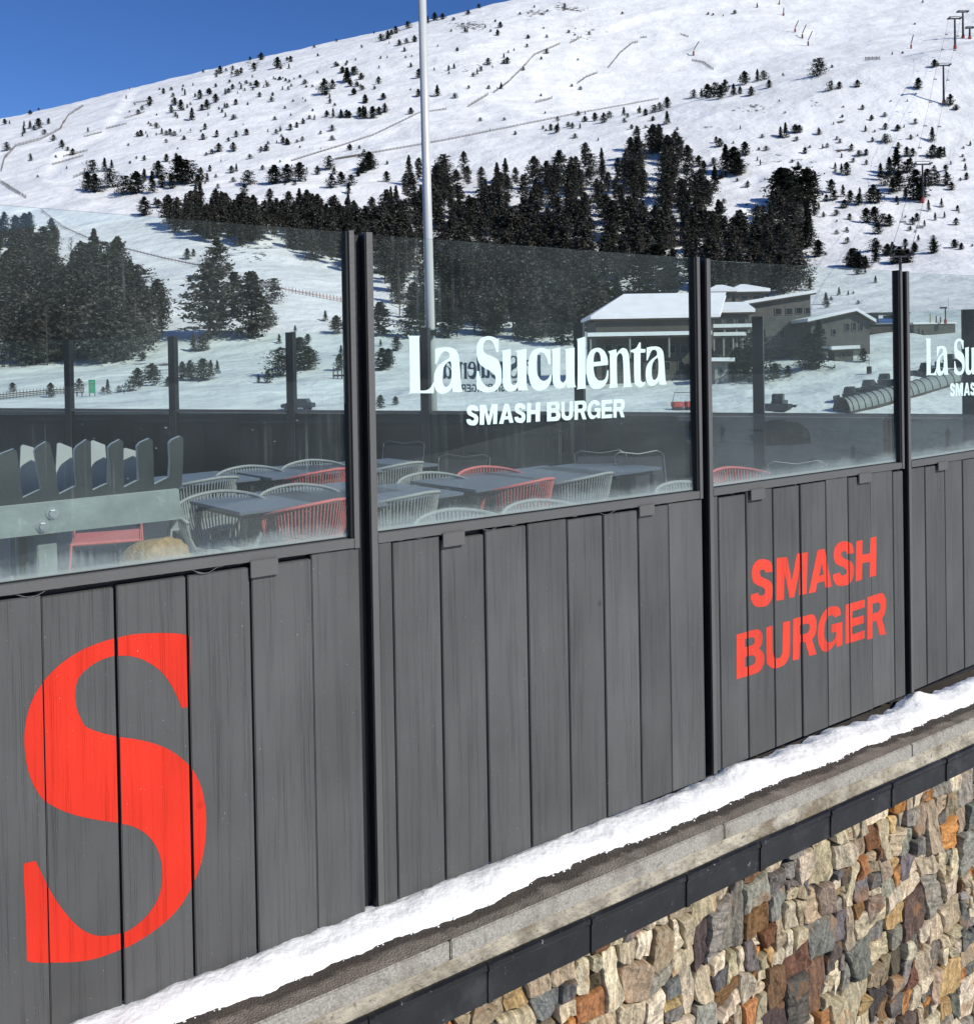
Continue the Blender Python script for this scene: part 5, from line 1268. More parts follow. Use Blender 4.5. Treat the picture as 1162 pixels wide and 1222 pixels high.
for bpts in [[(-85,480),(-95,330),(-90,190),(-75,178),(-20,195),(0,320),(0,440)], [(120,470),(115,290),(120,160),(135,148),(195,165),(213,290),(225,440)], [(340,460),(323,290),(330,145),(345,137),(415,165),(422,290),(425,420)], [(536,440),(527,280),(526,130),(540,123),(608,150),(617,280),(618,400)], [(716,420),(713,280),(715,175),(728,167),(790,185),(800,280),(802,380)], [(-300,500),(-315,330),(-300,215),(-240,200),(-230,330),(-220,450)]]:
    plate('rear_fin', R5(bpts, WR - .10), WR - .10, .012, 'galv_lit', rack, 'galv_edge')
plate('rear_rail', R5([(-420,560),(-420,500),(900,385),(900,440)], WR - .10), WR - .098, .02, 'galv_shade', rack)
plate('face_channel', R5([(-420,555),(1034,406),(1049,578),(-420,740)], WR + .03), WR + .03, .055, 'galv', rack, 'galv_edge')
for x, y in [(303, 545), (247, 621)]:
    s, z = R5([(x, y)], WR + .03)[0]; c = FW(s, z, WR + .03); o_ = -NF
    mb = MB(); mb.tube([c - o_ * .002, c + o_ * .003], .018, 20); mb.tube([c + o_ * .003, c + o_ * .014], [.012, .011], 6); mb.build('bolt', 'bolt', rack)
for xl, xr, w_, m_ in [(214, 330, WR - .02, 'galv'), (62, 214, WR - .16, 'galv_lit')]:
    s0 = R5([(xl, 760)], w_)[0][0]; s1 = R5([(xr, 760)], w_)[0][0]; zt = R5([(xl, 690)], w_)[0][1] + .05
    mb = MB(); mb.fbox(s0, s1, 0, zt, w_ - .05, w_); mb.build('upright', m_, rack, bevel=.003)
s0, s1 = R5([(118, 760)], WR - .15)[0][0], R5([(158, 760)], WR - .15)[0][0]
mb = MB(); mb.fbox(s0, s1, 0, R5([(118, 690)], WR - .15)[0][1], WR - .158, WR - .15); mb.build('upright_web', 'galv_shade', rack)

# ================================================================== SOFA, BOLLARDS, ODDMENTS BEYOND THE SMOKED GLASS
P = at_z(728, 571, 0.0); sofa = thing('wicker_sofa', 'dark wicker sofa with high side panels beyond the smoked glass', 'sofa', (P[0], P[1] + .4, 0), -.25)
mb = MB(); mb.box((0, 0, .18), (.80, .36, .18)); mb.build('base', 'canvas', sofa, absolute=False, bevel=.02)
mb = MB(); mb.box((-.42, -.10, .60), (.35, .20, .22)); mb.build('back_panel', 'wicker', sofa, absolute=False, bevel=.03)
mb = MB(); mb.box((.50, -.10, .58), (.28, .20, .22)); mb.build('back_panel', 'wicker', sofa, absolute=False, bevel=.03)
for x in (-.80, -.05, .20, .80):
    mb = MB(); mb.tube([(x, -.36, .0), (x + (.12 if x == .20 else 0), -.32, .84)], .014, 6); mb.build('frame_bar', 'dark_metal', sofa, absolute=False)
mb = MB(); mb.tube([(-.82, -.32, .84), (0, -.32, .87), (.82, -.32, .80)], .016, 6); mb.build('top_bar', 'dark_metal', sofa, absolute=False)
P = at_z(690, 569, 0); mb = MB(); mb.box((P[0], P[1], .19), (.068, .068, .19)); mb.box((P[0], P[1], .395), (.074, .074, .012)); tag(mb.build('bollard', 'red', bevel=.008), 'short dark red bollard beside the wicker sofa beyond the smoked glass', 'bollard')

def gthing(name, label, cat, px, py, group=None, rz=0, dmin=88):
    g = ground(px, py, dmin)
    return thing(name, label, cat, g, rz, group), g, F / g[1]
def pole(name, label, px, py, hpx, m_, wpx=2, group=None, zg=None):
    if zg is not None: g = at_z(px, py, zg)
    else: g = ground(px, py, 88)
    k = g[1] / F; h = hpx * k; r = wpx * k / 2
    root = thing(name, label, 'padded post', g, 0, group)
    mb = MB(); mb.tube([(0, 0, 0), (0, 0, h)], r, 10); mb.build('pad', m_, root, absolute=False)
    mb = MB(); mb.tube([(0, 0, h), (0, 0, h * 1.12)], r * .35, 6); mb.build('post_tip', 'pylon', root, absolute=False)
VZ = -9.05
pole('padded_post', 'tall dark red padded post at the right edge of the third pane, behind smoked glass', 1058, 545, 44, 'red', 7.5)
pole('padded_post', 'dark red padded post in the smoked glass right of the third post', 1131, 537, 24, 'red', 5)
pole('padded_post', 'slim dark red padded post left of the dark tent', 912, 533, 22, 'red', 5)
# dark tent
def tent(px0, px1, py0, py1, label):
    g = ground((px0 + px1) / 2, py1); k = g[1] / F; w_ = (px1 - px0) * k; h = (py1 - py0) * k
    root = thing('dark_tent', label, 'tent', g)
    mb = MB(); N = 10
    for i in range(2):
        for j in range(N + 1):
            a = math.pi * j / N; mb.v.append((-math.cos(a) * w_ / 2, i * 4, math.sin(a) ** .7 * h))
    for j in range(N): mb.f.append((j, j + 1, N + 2 + j, N + 1 + j))
    mb.f.append(tuple(range(N + 1))); mb.f.append(tuple(range(N + 1, 2 * N + 2))); mb.build('canopy', 'canvas', root, absolute=False)
    mb = MB(); mb.box((0, -.06, h * .3), (w_ * .1, .05, h * .3)); mb.build('flap', 'dark_wood', root, absolute=False)
tent(916, 968, 503, 531, 'dark rounded tent on the shaded snow behind smoked glass in the third bay')
# blue kiosk with white parasol
g = ground(812, 533); k = g[1] / F; kio = thing('blue_kiosk', 'blue sided kiosk with flat roof beyond the smoked glass left of the second post', 'kiosk', g)
mb = MB(); mb.box((0, 1.5, 18 * k / 2 + .4), (24 * k, 1.5, 18 * k / 2)); mb.build('side_sheet', 'blue', kio, absolute=False)
mb = MB(); mb.box((0, 1.4, 19 * k + .6), (26 * k, 1.9, .12)); mb.build('roof', 'dark_metal', kio, absolute=False)
mb = MB(); mb.box((-6 * k, -.1, 9 * k), (5 * k, .05, 5 * k)); mb.build('hatch', 'win', kio, absolute=False)
g = ground(820, 546); k = g[1] / F; par = thing('parasol', 'white square parasol in front of the blue kiosk', 'parasol', g)
mb = MB(); mb.add([(-11 * k, -1, 17 * k), (11 * k, -1, 17 * k), (11 * k, 1, 17 * k), (-11 * k, 1, 17 * k), (0, 0, 22 * k)], [(0, 1, 4), (1, 2, 4), (2, 3, 4), (3, 0, 4), (0, 3, 2, 1)]); mb.build('canopy', 'snow_roof', par, absolute=False)
mb = MB(); mb.tube([(0, 0, 0), (0, 0, 18 * k)], .05, 6); mb.build('pole', 'pylon', par, absolute=False)

# people
def skin_person(name, label, g, h, pose, cloth, rz, group=None):
    J = {'pel': (0, 0, .53), 'wst': (0, 0, .62), 'chest': (0, .01, .76), 'neck': (0, .01, .845), 'head': (0, .015, .90), 'top': (0, .01, .965),
         'ls': (-.095, 0, .80), 'le': (-.14, .0, .65), 'lh': (-.13, .07, .52), 'rs': (.095, 0, .80), 're': (.14, .0, .65), 'rh': (.12, .09, .54),
         'lp': (-.05, 0, .50), 'lk': (-.06, .03, .27), 'la': (-.06, -.01, .04), 'lf': (-.06, .08, .015), 'rp': (.05, 0, .50), 'rk': (.07, .02, .27), 'ra': (.08, -.03, .04), 'rf': (.08, .06, .015)}
    J.update(pose)
    Rr = {'pel': .062, 'wst': .058, 'chest': .072, 'neck': .026, 'head': .044, 'top': .030, 'ls': .036, 'le': .028, 'lh': .018, 'rs': .036, 're': .028, 'rh': .018, 'lp': .052, 'lk': .036, 'la': .026, 'lf': .022, 'rp': .052, 'rk': .036, 'ra': .026, 'rf': .022}
    E_ = [('pel', 'wst'), ('wst', 'chest'), ('chest', 'neck'), ('neck', 'head'), ('head', 'top'), ('chest', 'ls'), ('ls', 'le'), ('le', 'lh'), ('chest', 'rs'), ('rs', 're'), ('re', 'rh'), ('pel', 'lp'), ('lp', 'lk'), ('lk', 'la'), ('la', 'lf'), ('pel', 'rp'), ('rp', 'rk'), ('rk', 'ra'), ('ra', 'rf')]
    ks = list(J); me = bpy.data.meshes.new('tmp'); me.from_pydata([tuple(c * h for c in J[k]) for k in ks], [(ks.index(a), ks.index(b)) for a, b in E_], [])
    o = bpy.data.objects.new('tmp', me); COL.objects.link(o); m_ = o.modifiers.new('s', 'SKIN')
    for i, k in enumerate(ks): me.skin_vertices[0].data[i].radius = (Rr[k] * h, Rr[k] * h)
    me.skin_vertices[0].data[0].use_root = True; sb_ = o.modifiers.new('b', 'SUBSURF'); sb_.levels = 1; sb_.render_levels = 1
    dg = bpy.context.evaluated_depsgraph_get(); ev = bpy.data.meshes.new_from_object(o.evaluated_get(dg)); bpy.data.objects.remove(o)
    ev.materials.clear(); ev.materials.append(MT[cloth[0]]); ev.materials.append(MT[cloth[1]]); ev.materials.append(MT['skin'])
    for p in ev.polygons:
        z = p.center.z / h; p.material_index = 1 if z < .53 else (2 if z > .855 else 0)
    root = thing('person', label, 'person', g, rz, group); ev.name = 'body'; link('body', ev, root)
    mb = MB(); N = 8
    for i in range(N):
        for j in range(5): a = 2 * math.pi * i / N; b = math.pi / 2 * j / 4; mb.v.append((math.cos(a) * math.cos(b) * .05 * h, (math.sin(a) * math.cos(b) * .055 - .004) * h, (.925 + math.sin(b) * .055) * h))
    for i in range(N):
        for j in range(4): a = i * 5 + j; b = ((i + 1) % N) * 5 + j; mb.f.append((a, b, b + 1, a + 1))
    mb.build('hat', cloth[2], root, absolute=False)
    return root
STEP = {'lk': (-.06, .09, .28), 'la': (-.06, .10, .04), 'lf': (-.06, .18, .02), 'rk': (.06, -.0, .27), 'ra': (.06, -.12, .06), 'rf': (.06, -.05, .02), 'lh': (-.13, -.05, .53)}
for px, py, hp, pose, cl, lab, zg in [(862, 529, 23, STEP, ('jacket', 'jacket', 'jacket'), 'person in dark clothes walking on the shaded snow left in the third pane', VZ), (968, 562, 17, {}, ('jacket', 'canvas', 'canvas'), 'person in dark coat standing low in the middle of the third pane', VZ), (1018, 549, 19, {}, ('jacket', 'red', 'red'), 'person in dark jacket and red trousers under the tent side', VZ),
    (92, 474, 8, {}, ('jacket', 'jacket', 'canvas'), 'tiny dark figure left of the green sign on the snow', None), (98, 474, 8, STEP, ('canvas', 'jacket', 'red'), 'tiny dark figure just left of the green sign, nearest it', None), (148, 470, 6, {}, ('jacket', 'canvas', 'canvas'), 'tiny dark figure alone on the snow right of the green sign', None), (1035, 436, 0, {}, None, '', None)]:
    if not hp: continue
    g = ground(px, py)
    skin_person('person', lab, g, hp * g[1] / F, pose, cl, 2.9)

# ================================================================== BUILDINGS
def chalet(name, label, px0, px1, pye, pyb, Y, dep, wall_m, roof, wins=(), extra=None):
    """box with a roof; roof = ('shed', pyL, pyR) | ('gable_x', py_ridge) | ('gable_y', px_apex, py_apex) | ('hip', py_ridge, pxa, pxb)"""
    X0, X1 = at(px0, pyb, Y)[0], at(px1, pyb, Y)[0]; zb = min(at(px0, pyb, Y)[2], at(px1, pyb, Y)[2]) - 1.2; ze = (at(px0, pye, Y)[2] + at(px1, pye, Y)[2]) / 2
    zb = min(zb, *[tz(x, y) - .8 for x in (X0, X1) for y in (Y, Y + dep)]); cx = (X0 + X1) / 2; root = thing(name, label, 'building', (cx, Y, zb)); k = Y / F
    w_ = (X1 - X0) / 2
    mb = MB(); ov = .8; t = .55; rf_ = MB(); fa = MB()
    if roof[0] == 'shed':
        zl, zr = at(px0, roof[1], Y)[2], at(px1, roof[2], Y)[2]
        mb.add([(X0, Y, zb), (X1, Y, zb), (X1, Y, zr), (X0, Y, zl), (X0, Y + dep, zb), (X1, Y + dep, zb), (X1, Y + dep, zr), (X0, Y + dep, zl)], [(0, 1, 2, 3), (5, 4, 7, 6), (0, 3, 7, 4), (1, 5, 6, 2), (3, 2, 6, 7)])
        for q, a, b in ((fa, .0, .25), (rf_, .26, .26 + t)):
            q.hexa([(x, y, z + o_) for x, z in ((X0 - ov, zl - ov * (zr - zl) / (X1 - X0)), (X1 + ov, zr + ov * (zr - zl) / (X1 - X0))) for y in (Y - ov, Y + dep + ov) for o_ in (a, b)])
    elif roof[0] in ('gable_x', 'hip'):
        zr = at(cx / k / 1 + 581 if 0 else (px0 + px1) / 2, roof[1], Y + dep / 2)[2]
        xa, xb = (X0, X1) if roof[0] == 'gable_x' else (at(roof[2], roof[1], Y)[0], at(roof[3], roof[1], Y)[0])
        mb.box((cx, Y + dep / 2, (zb + ze) / 2), (w_, dep / 2, (ze - zb) / 2))
        for q, o_, ovx in ((fa, .02, ov), (rf_, .30, ov + .1)):
            v = [(X0 - ovx, Y - ovx, ze), (X1 + ovx, Y - ovx, ze), (X1 + ovx, Y + dep + ovx, ze), (X0 - ovx, Y + dep + ovx, ze), (xa - (ovx if roof[0] == 'gable_x' else 0), Y + dep / 2, zr), (xb + (ovx if roof[0] == 'gable_x' else 0), Y + dep / 2, zr)]
            th = .26 if q is fa else t
            lo = [(x, y, z + o_) for x, y, z in v]; hi = [(x, y, z + o_ + th) for x, y, z in v]
            q.add(lo + hi, [(0, 1, 5, 4), (2, 3, 4, 5), (1, 2, 5), (3, 0, 4), (6, 10, 11, 7), (8, 11, 10, 9), (7, 11, 8), (9, 10, 6), (0, 6, 7, 1), (1, 7, 8, 2), (2, 8, 9, 3), (3, 9, 6, 0)])
    else:
        xa = at(roof[1], roof[2], Y)[0]; zr = at(roof[1], roof[2], Y)[2]
        mb.add([(X0, Y, zb), (X1, Y, zb), (X1, Y, ze), (xa, Y, zr), (X0, Y, ze), (X0, Y + dep, zb), (X1, Y + dep, zb), (X1, Y + dep, ze), (xa, Y + dep, zr), (X0, Y + dep, ze)], [(0, 1, 2, 3, 4), (6, 5, 9, 8, 7), (0, 4, 9, 5), (1, 6, 7, 2), (4, 3, 8, 9), (3, 2, 7, 8)])
        for q, a, b in ((fa, .02, .25), (rf_, .27, .27 + t)):
            for (xs_, zs_, xe, ze_) in ((X0 - ov, ze - ov * (zr - ze) / max(.1, xa - X0), xa, zr), (xa, zr, X1 + ov, ze - ov * (zr - ze) / max(.1, X1 - xa))):
                q.hexa([(x, y, z + o_) for x, z in ((xs_, zs_), (xe, ze_)) for y in (Y - ov, Y + dep + ov) for o_ in (a, b)])
    mb.build('wall', wall_m, root); fa.build('roof', 'dark_wood', root)
    rf_.build('snow_cover', 'snow_roof', [c for c in root.children if c.name.startswith('roof')][0])
    for (wx, wy, ww, wh) in wins:
        a = at(wx, wy, Y); k = Y / F
        m1 = MB(); m1.box((a[0] + ww * k / 2, Y - .05, a[2] - wh * k / 2), (ww * k / 2 + .12, .06, wh * k / 2 + .12)); fr_ = m1.build('window', 'win_trim', root)
        m1 = MB(); m1.box((a[0] + ww * k / 2, Y - .12, a[2] - wh * k / 2), (ww * k / 2, .02, wh * k / 2)); m1.build('pane', 'win', fr_)
    return root
R1 = chalet('chalet', 'long brown chalet with wide hipped snowy roof behind the white lettered glass', 712, 852, 382, 456, 150, 14, 'wall_brown', ('hip', 356, 752, 880),
       [(722 + 15 * i, 412, 8, 9) for i in range(8)] + [(724 + 17 * i, 432, 7, 9) for i in range(7)])
def snowy_canopy(parent, px0, px1, py, Y, out):
    X0, X1 = at(px0, py, Y)[0], at(px1, py, Y)[0]; z = at((px0 + px1) / 2, py, Y)[2]
    m1 = MB(); m1.box(((X0 + X1) / 2, Y - out / 2 - .01, z - .14), ((X1 - X0) / 2, out / 2, .14)); c = m1.build('canopy', 'dark_wood', parent)
    m1 = MB(); m1.box(((X0 + X1) / 2, Y - out / 2 - .01, z + .31), ((X1 - X0) / 2 + .2, out / 2 + .15, .30)); m1.build('snow_cover', 'snow_roof', c)
    for q in range(4):
        x = X0 + .3 + (X1 - X0 - .6) * q / 3; zb = z - 3.2; m1 = MB(); m1.box((x, Y - out + .3, z - .28 - 1.6), (.12, .12, 1.59)); m1.build('canopy_post', 'trim', c)
snowy_canopy(R1, 700, 842, 401, 150, 3.2)
chalet('stone_chalet', 'tall grey stone chalet with rising snowy roof, largest in the third pane', 893, 968, 366, 442, 166, 16, 'wall_grey', ('shed', 364, 352), [(925, 368, 7, 7), (938, 368, 7, 7), (950, 367, 7, 7), (961, 367, 5, 7), (908, 392, 5, 9), (930, 395, 5, 8), (948, 396, 5, 8), (912, 415, 6, 8), (940, 417, 6, 8)])
chalet('stone_chalet', 'lower stone chalet with gabled snowy roof at the right of the tall one', 968, 1038, 384, 424, 158, 12, 'wall_grey', ('gable_y', 1020, 373), [(1009, 386, 4, 8), (1017, 385, 4, 9), (1025, 387, 4, 7), (980, 392, 4, 6), (993, 393, 4, 6)])
R2 = chalet('chalet', 'brown chalet with snowy roof and porch just right of the second post', 848, 894, 375, 445, 160, 10, 'wall_brown', ('gable_x', 366), [(852, 380, 9, 7), (866, 380, 9, 7), (880, 380, 9, 7), (870, 408, 6, 12), (884, 414, 5, 9)])
snowy_canopy(R2, 846, 884, 401, 160, 2.4)
snowy_canopy(R2, 846, 893, 391, 160, 1.4)
chalet('roof_lantern', 'small square roof turret with snow cap, left of two behind the chalets', 851, 873, 350, 366, 176, 4, 'wall_brown', ('hip', 345, 858, 866), [(856, 353, 5, 5)])
chalet('roof_lantern', 'wider roof turret with pointed snow cap, right of two behind the chalets', 877, 912, 350, 368, 178, 5, 'wall_brown', ('hip', 344, 888, 893), [(884, 353, 8, 5), (898, 353, 8, 5)])
chalet('stone_hut', 'tiny low stone hut with snow on its flat roof below the right chalet', 996, 1018, 420, 428, 150, 3, 'wall_grey', ('shed', 419, 418), [(1004, 422, 4, 4)])
chalet('pale_tower', 'short pale rendered tower among small conifers right of the second post', 853, 869, 434, 452, 140, 3, 'trim', ('shed', 433, 433), [(858, 440, 3, 4)])

# lift station at the right
def box_thing(name, label, cat, px0, px1, py0, py1, Y, dep, m_, parts=()):
    X0, X1 = at(px0, py1, Y)[0], at(px1, py1, Y)[0]; z0, z1 = at(px0, py1, Y)[2], at(px0, py0, Y)[2]
    root = thing(name, label, cat, ((X0 + X1) / 2, Y, z0)); m1 = MB(); m1.box(((X0 + X1) / 2, Y + dep / 2, (z0 + z1) / 2), ((X1 - X0) / 2, dep / 2, (z1 - z0) / 2)); m1.build('body', m_, root, bevel=.04)
    for nm, a, b, c, d, mm, pr in parts:
        X0, X1 = at(a, d, Y)[0], at(b, d, Y)[0]; z0, z1 = at(a, d, Y)[2], at(a, c, Y)[2]
        m1 = MB(); m1.box(((X0 + X1) / 2, Y + dep / 2, (z0 + z1) / 2), ((X1 - X0) / 2, dep / 2 + pr, (z1 - z0) / 2)); m1.build(nm, mm, root)
    return root
box_thing('lift_station', 'blue lift loading station on a dark raised platform left of the third post', 'lift station', 1042, 1080, 380, 389, 196, 5, 'blue', [('roof', 1038, 1084, 373, 375, 'pylon', .8), ('support', 1046, 1048, 375.2, 396, 'pylon', .1), ('support', 1066, 1068, 375.2, 396, 'pylon', .1), ('platform', 1034, 1086, 390, 398, 'dark_wood', 1.2), ('railing', 1036, 1084, 386, 387.2, 'trim', 1.3)])
plat = box_thing('snowy_platform', 'low snow topped concrete platform with coloured posts right of the third post', 'platform', 1090, 1140, 387, 400, 190, 9, 'wall_grey', [('snow_cover', 1089, 1141, 384.6, 386.9, 'snow_roof', .2)])
for px, hp, c, lab in [(1110, 9, 'yellow', 'small yellow padded post on the snowy platform'), (1117, 7, 'red', 'small red padded post on the platform beside the yellow one'), (1122, 6, 'red', 'small red padded post on the platform beside the mast')]:
    P = at(px, 384.6, 188); k = 188 / F; r = thing('padded_post', lab, 'padded post', P); mb = MB(); mb.tube([(0, 0, -.1), (0, 0, hp * k)], .14, 8); mb.build('pad', c, r, absolute=False)
    mb = MB(); mb.tube([(0, 0, hp * k), (0, 0, hp * k + .15)], .09, 8); mb.build('cap', 'pylon', r, absolute=False)
P = at(1128, 386, 189); k = 189 / F; r = thing('signal_mast', 'thin grey signal mast with red foot on the snowy platform', 'mast', P)
mb = MB(); mb.tube([(0, 0, 0), (0, 0, 20 * k)], .12, 6); mb.build('pole', 'pylon', r, absolute=False); mb = MB(); mb.tube([(0, 0, 0), (0, 0, 5 * k)], .3, 8); mb.build('pad', 'red', r, absolute=False)
mb = MB(); mb.box((-.4, 0, 19 * k), (.7, .12, .18)); mb.build('lamp_head', 'pylon', r, absolute=False); mb = MB(); mb.tube([(.6, 0, 18 * k), (.6, 0, 31 * k)], .03, 5); mb.build('aerial', 'pylon', r, absolute=False)

# ================================================================== CHAIRLIFT
def pylon(px, pytop, pybase, arm, label, double=True, Y=None):
    if Y is None: g = ground(px, pybase, 120)
    else: g = at(px, pybase, Y)
    k = g[1] / F; H = (pybase - pytop) * k; root = thing('lift_pylon', label, 'pylon', g, 0, 'chairlift pylons on the right slope')
    r = max(.36, 1.25 * k); a = arm * k / 2
    mb = MB(); mb.tube([(0, 0, -.5), (0, 0, H)], [r * 1.1, r * .8], 10); mb.build('column', 'pylon', root, absolute=False)
    mb = MB(); mb.tube([(0, 0, 0), (0, 0, min(H * .22, 2.6))], r * 1.5, 10); mb.build('pad', 'red', root, absolute=False)
    mb = MB(); mb.box((0, 0, H), (a, max(.15, .8 * k), max(.15, .8 * k))); mb.build('crossarm', 'pylon', root, absolute=False)
    mb = MB(); mb.tube([(-a * .9, 0, H + .2), (-a * .9, 0, H + 1.5), (a * .9, 0, H + 1.5), (a * .9, 0, H + .2)], max(.07, .4 * k), 6); mb.build('work_frame', 'pylon', root, absolute=False)
    for sx in (-1, 1):
        mb = MB(); mb.box((sx * a, 0, H + .35), (max(.15, .7 * k), 2.0, max(.18, .8 * k))); mb.build('sheave_train', 'pylon', root, absolute=False)
    return g, k, H, a
py_ = [pylon(1149, 14, 45, 12, 'farthest dark lift pylon at the top right of the slope'), pylon(1139.5, 22, 58, 14, 'second dark lift pylon down from the top right'), pylon(1126, 78, 124, 15, 'dark lift pylon standing alone in the middle of the line'), pylon(1101, 196, 242, 19, 'dark lift pylon with red pad beside the pine clump'), pylon(1075, 306, 392, 24, 'nearest lift pylon rising behind the third glass post', True, 205)]
pylon(1157, 33, 46, 8, 'small pylon of the second lift at the right edge')
for sx, lab in ((-1, 'left hauling cable of the chairlift up the right slope'), (1, 'right hauling cable of the chairlift up the right slope')):
    pts = []
    for (g, k, H, a), (g2, k2, H2, a2) in zip(py_[::-1][:-1], py_[::-1][1:]):
        A = g + np.array([sx * a, 0, H + .75]); B = g2 + np.array([sx * a2, 0, H2 + .75])
        for i in range(8): t = i / 8; pts.append(A + (B - A) * t - np.array([0, 0, 4 * 2.2 * t * (1 - t)]))
    g, k, H, a = py_[0]; pts.append(g + np.array([sx * a, 0, H + .75]))
    mb = MB(); mb.tube(pts, .06, 4); tag(mb.build('lift_cable', 'pylon'), lab, 'cable', 'hauling cables of the chairlift')
    exec('cab%d = pts' % (sx + 1))
def cable_at(pts, py):
    best = None
    for i in range(len(pts) - 1):
        y0, y1 = proj(pts[i])[1], proj(pts[i + 1])[1]
        if (y0 - py) * (y1 - py) <= 0: t = (py - y0) / (y1 - y0 + 1e-9); return pts[i] + (pts[i + 1] - pts[i]) * t
    return None
def lift_chair():
    root = thing('lift_chair', '', 'lift chair', (0, 0, 0), 0, 'empty chairs hanging from the chairlift')
    mb = MB(); mb.tube([(0, 0, 0), (0, .25, -.9), (0, .25, -2.0), (0, .1, -2.25)], .06, 5); mb.build('hanger', 'pylon', root, absolute=False)
    mb = MB(); mb.tube([(-1.05, .1, -2.9), (-1.05, .1, -2.2), (1.05, .1, -2.2), (1.05, .1, -2.9)], .055, 5); mb.build('bail', 'pylon', root, absolute=False)
    mb = MB(); mb.box((0, -.18, -2.98), (1.05, .27, .09)); mb.build('seat', 'pylon', root, absolute=False)
    mb = MB(); mb.box((0, .12, -2.62), (.95, .04, .12)); mb.build('backrest', 'pylon', root, absolute=False)
    return root
lc = lift_chair(); lu = True
ords = ['topmost', 'second', 'third', 'fourth', 'fifth', 'sixth', 'seventh', 'eighth', 'ninth', 'lowest']
for side, pts, rows in (('left', cab0, [44, 62, 97, 124, 152, 178, 262, 339]), ('right', cab2, [46, 63, 98, 125, 153, 268])):
    for i, py in enumerate(rows):
        c = cable_at(pts, py - 8)
        if c is None: continue
        inst(lc, lu, c, 0, f"{ords[i]} empty lift chair on the {side} cable up the right slope"); lu = False

# ================================================================== SNOW FENCES, NETS, SNOW GUNS
def snow_fence(label, pxs, m_='wood_old', h=1.4, net=False, sp=2.4, name='snow_fence', dmin=120):
    P = []
    for (a, b) in zip(pxs[:-1], pxs[1:]):
        n = max(2, int(math.hypot(b[0] - a[0], b[1] - a[1]) / 4))
        for i in range(n):
            t = i / n; g = ground(a[0] + (b[0] - a[0]) * t, a[1] + (b[1] - a[1]) * t, dmin)
            if g is not None: P.append(g)
    g = ground(*pxs[-1], dmin); 
    if g is not None: P.append(g)
    # drop sudden jumps over folds
    Q = [P[0]]
    for p in P[1:]:
        if np.linalg.norm(p - Q[-1]) < 90: Q.append(p)
    P = Q; root = thing(name, label, 'fence', P[0]); sl = MB(); po = MB(); L = 0
    pts = [P[0]]
    for a, b in zip(P[:-1], P[1:]):
        d = np.linalg.norm(b - a); n = max(1, int(d / sp))
        for i in range(1, n + 1):
            q = a + (b - a) * i / n; pts.append(np.array([q[0], q[1], tz(q[0], q[1])]))
    up = np.array([0, 0, 1.])
    rr = max(.06, .00020 * P[0][1])
    for q in pts[:100]:
        m1 = MB(); m1.tube([q - up * .3, q + up * h * 1.2], rr * (.6 if net else 1), 5); m1.build('post', 'wood_old', root)
    if len(pts) > 100:
        for q in pts[100:]: po.tube([q - up * .3, q + up * h * 1.2], rr, 5)
        tag(po.build('far_posts', 'wood_old', root), kind='stuff')
    for a, b in zip(pts[:-1], pts[1:]):
        for f0, f1 in (((.35, .75),) if net else ((.15, .30), (.42, .57), (.70, .88))):
            sl.hexa([tuple(q + up * h * f + np.array([0, o_, 0])) for q in (a, b) for o_ in (-.03, .03) for f in (f0, f1)])
    sl.build('netting' if net else 'slats', m_, root)
C1 = lambda L: [(x * .3787, y * .3787) for x, y in L]; C2 = lambda L: [(400 + x * .3442, y * .3442) for x, y in L]; C3 = lambda L: [(760 + x * .346, y * .346) for x, y in L]; C4 = lambda L: [(x * .3787, 230 + y * .3787) for x, y in L]
snow_fence('long weathered snow fence curving up the left piste to the skyline', C1([(5, 540), (15, 500), (50, 462), (130, 440), (190, 408), (215, 365), (262, 335), (282, 308), (318, 298)]), h=2.6, sp=5)
snow_fence('short weathered fence dropping toward the pines at the left edge', C1([(2, 575), (40, 600), (82, 625)]), h=2.2, sp=4)
for i, (L, lab) in enumerate([([(165, 520), (262, 492)], 'lowest short snow fence on the left piste'), ([(200, 494), (275, 476)], 'short snow fence just above the lowest one on the left piste'), ([(232, 560), (272, 546)], 'tiny snow fence above the left pine clumps'), ([(265, 432), (320, 418)], 'short snow fence halfway up the left piste'), ([(335, 406), (398, 391)], 'short snow fence right of the halfway one on the left piste'), ([(393, 374), (455, 354)], 'short snow fence under the left skyline pines'), ([(420, 325), (462, 319)], 'topmost tiny snow fence near the left skyline')]):
    snow_fence(lab, C1(L), h=1.7, sp=5)
snow_fence('long snow fence slanting up to the hut left of the mast', C1([(918, 508), (1000, 482), (1080, 458), (1158, 432)]) + C2([(130, 470), (200, 436), (290, 392), (385, 379)]), h=1.5, sp=6)
snow_fence('longest thin snow fence crossing behind the mast above the dark wood', C1([(1050, 505), (1140, 490)]) + C2([(0, 553), (130, 531), (370, 489), (560, 451), (830, 396), (1120, 343)]), h=1.5, sp=6)
for L, lab in [([(550, 322), (600, 286), (650, 236), (690, 191), (778, 153)], 'dark curved snow fence high in the middle of the slope'), ([(462, 370), (530, 329)], 'short dark snow fence below the curved one'), ([(815, 150), (853, 129)], 'tiny snow fence right of the curved one near the top'), ([(840, 290), (870, 268), (908, 254)], 'short snow fence in the open snow right of the curved one'), ([(947, 235), (990, 182), (1030, 150), (1048, 147)], 'hooked snow fence on the upper right middle slope'), ([(1058, 132), (1078, 130)], 'tiny snow fence piece at the tip of the hooked one'), ([(695, 356), (725, 350), (752, 341)], 'pale short snow fence above the dark wood')]:
    snow_fence(lab, C2(L), h=2.4, sp=6)
snow_fence('pale upright snow fence on the crest of the right spur', C3([(787, 207), (900, 205), (1043, 202)]), h=3.6, sp=5)
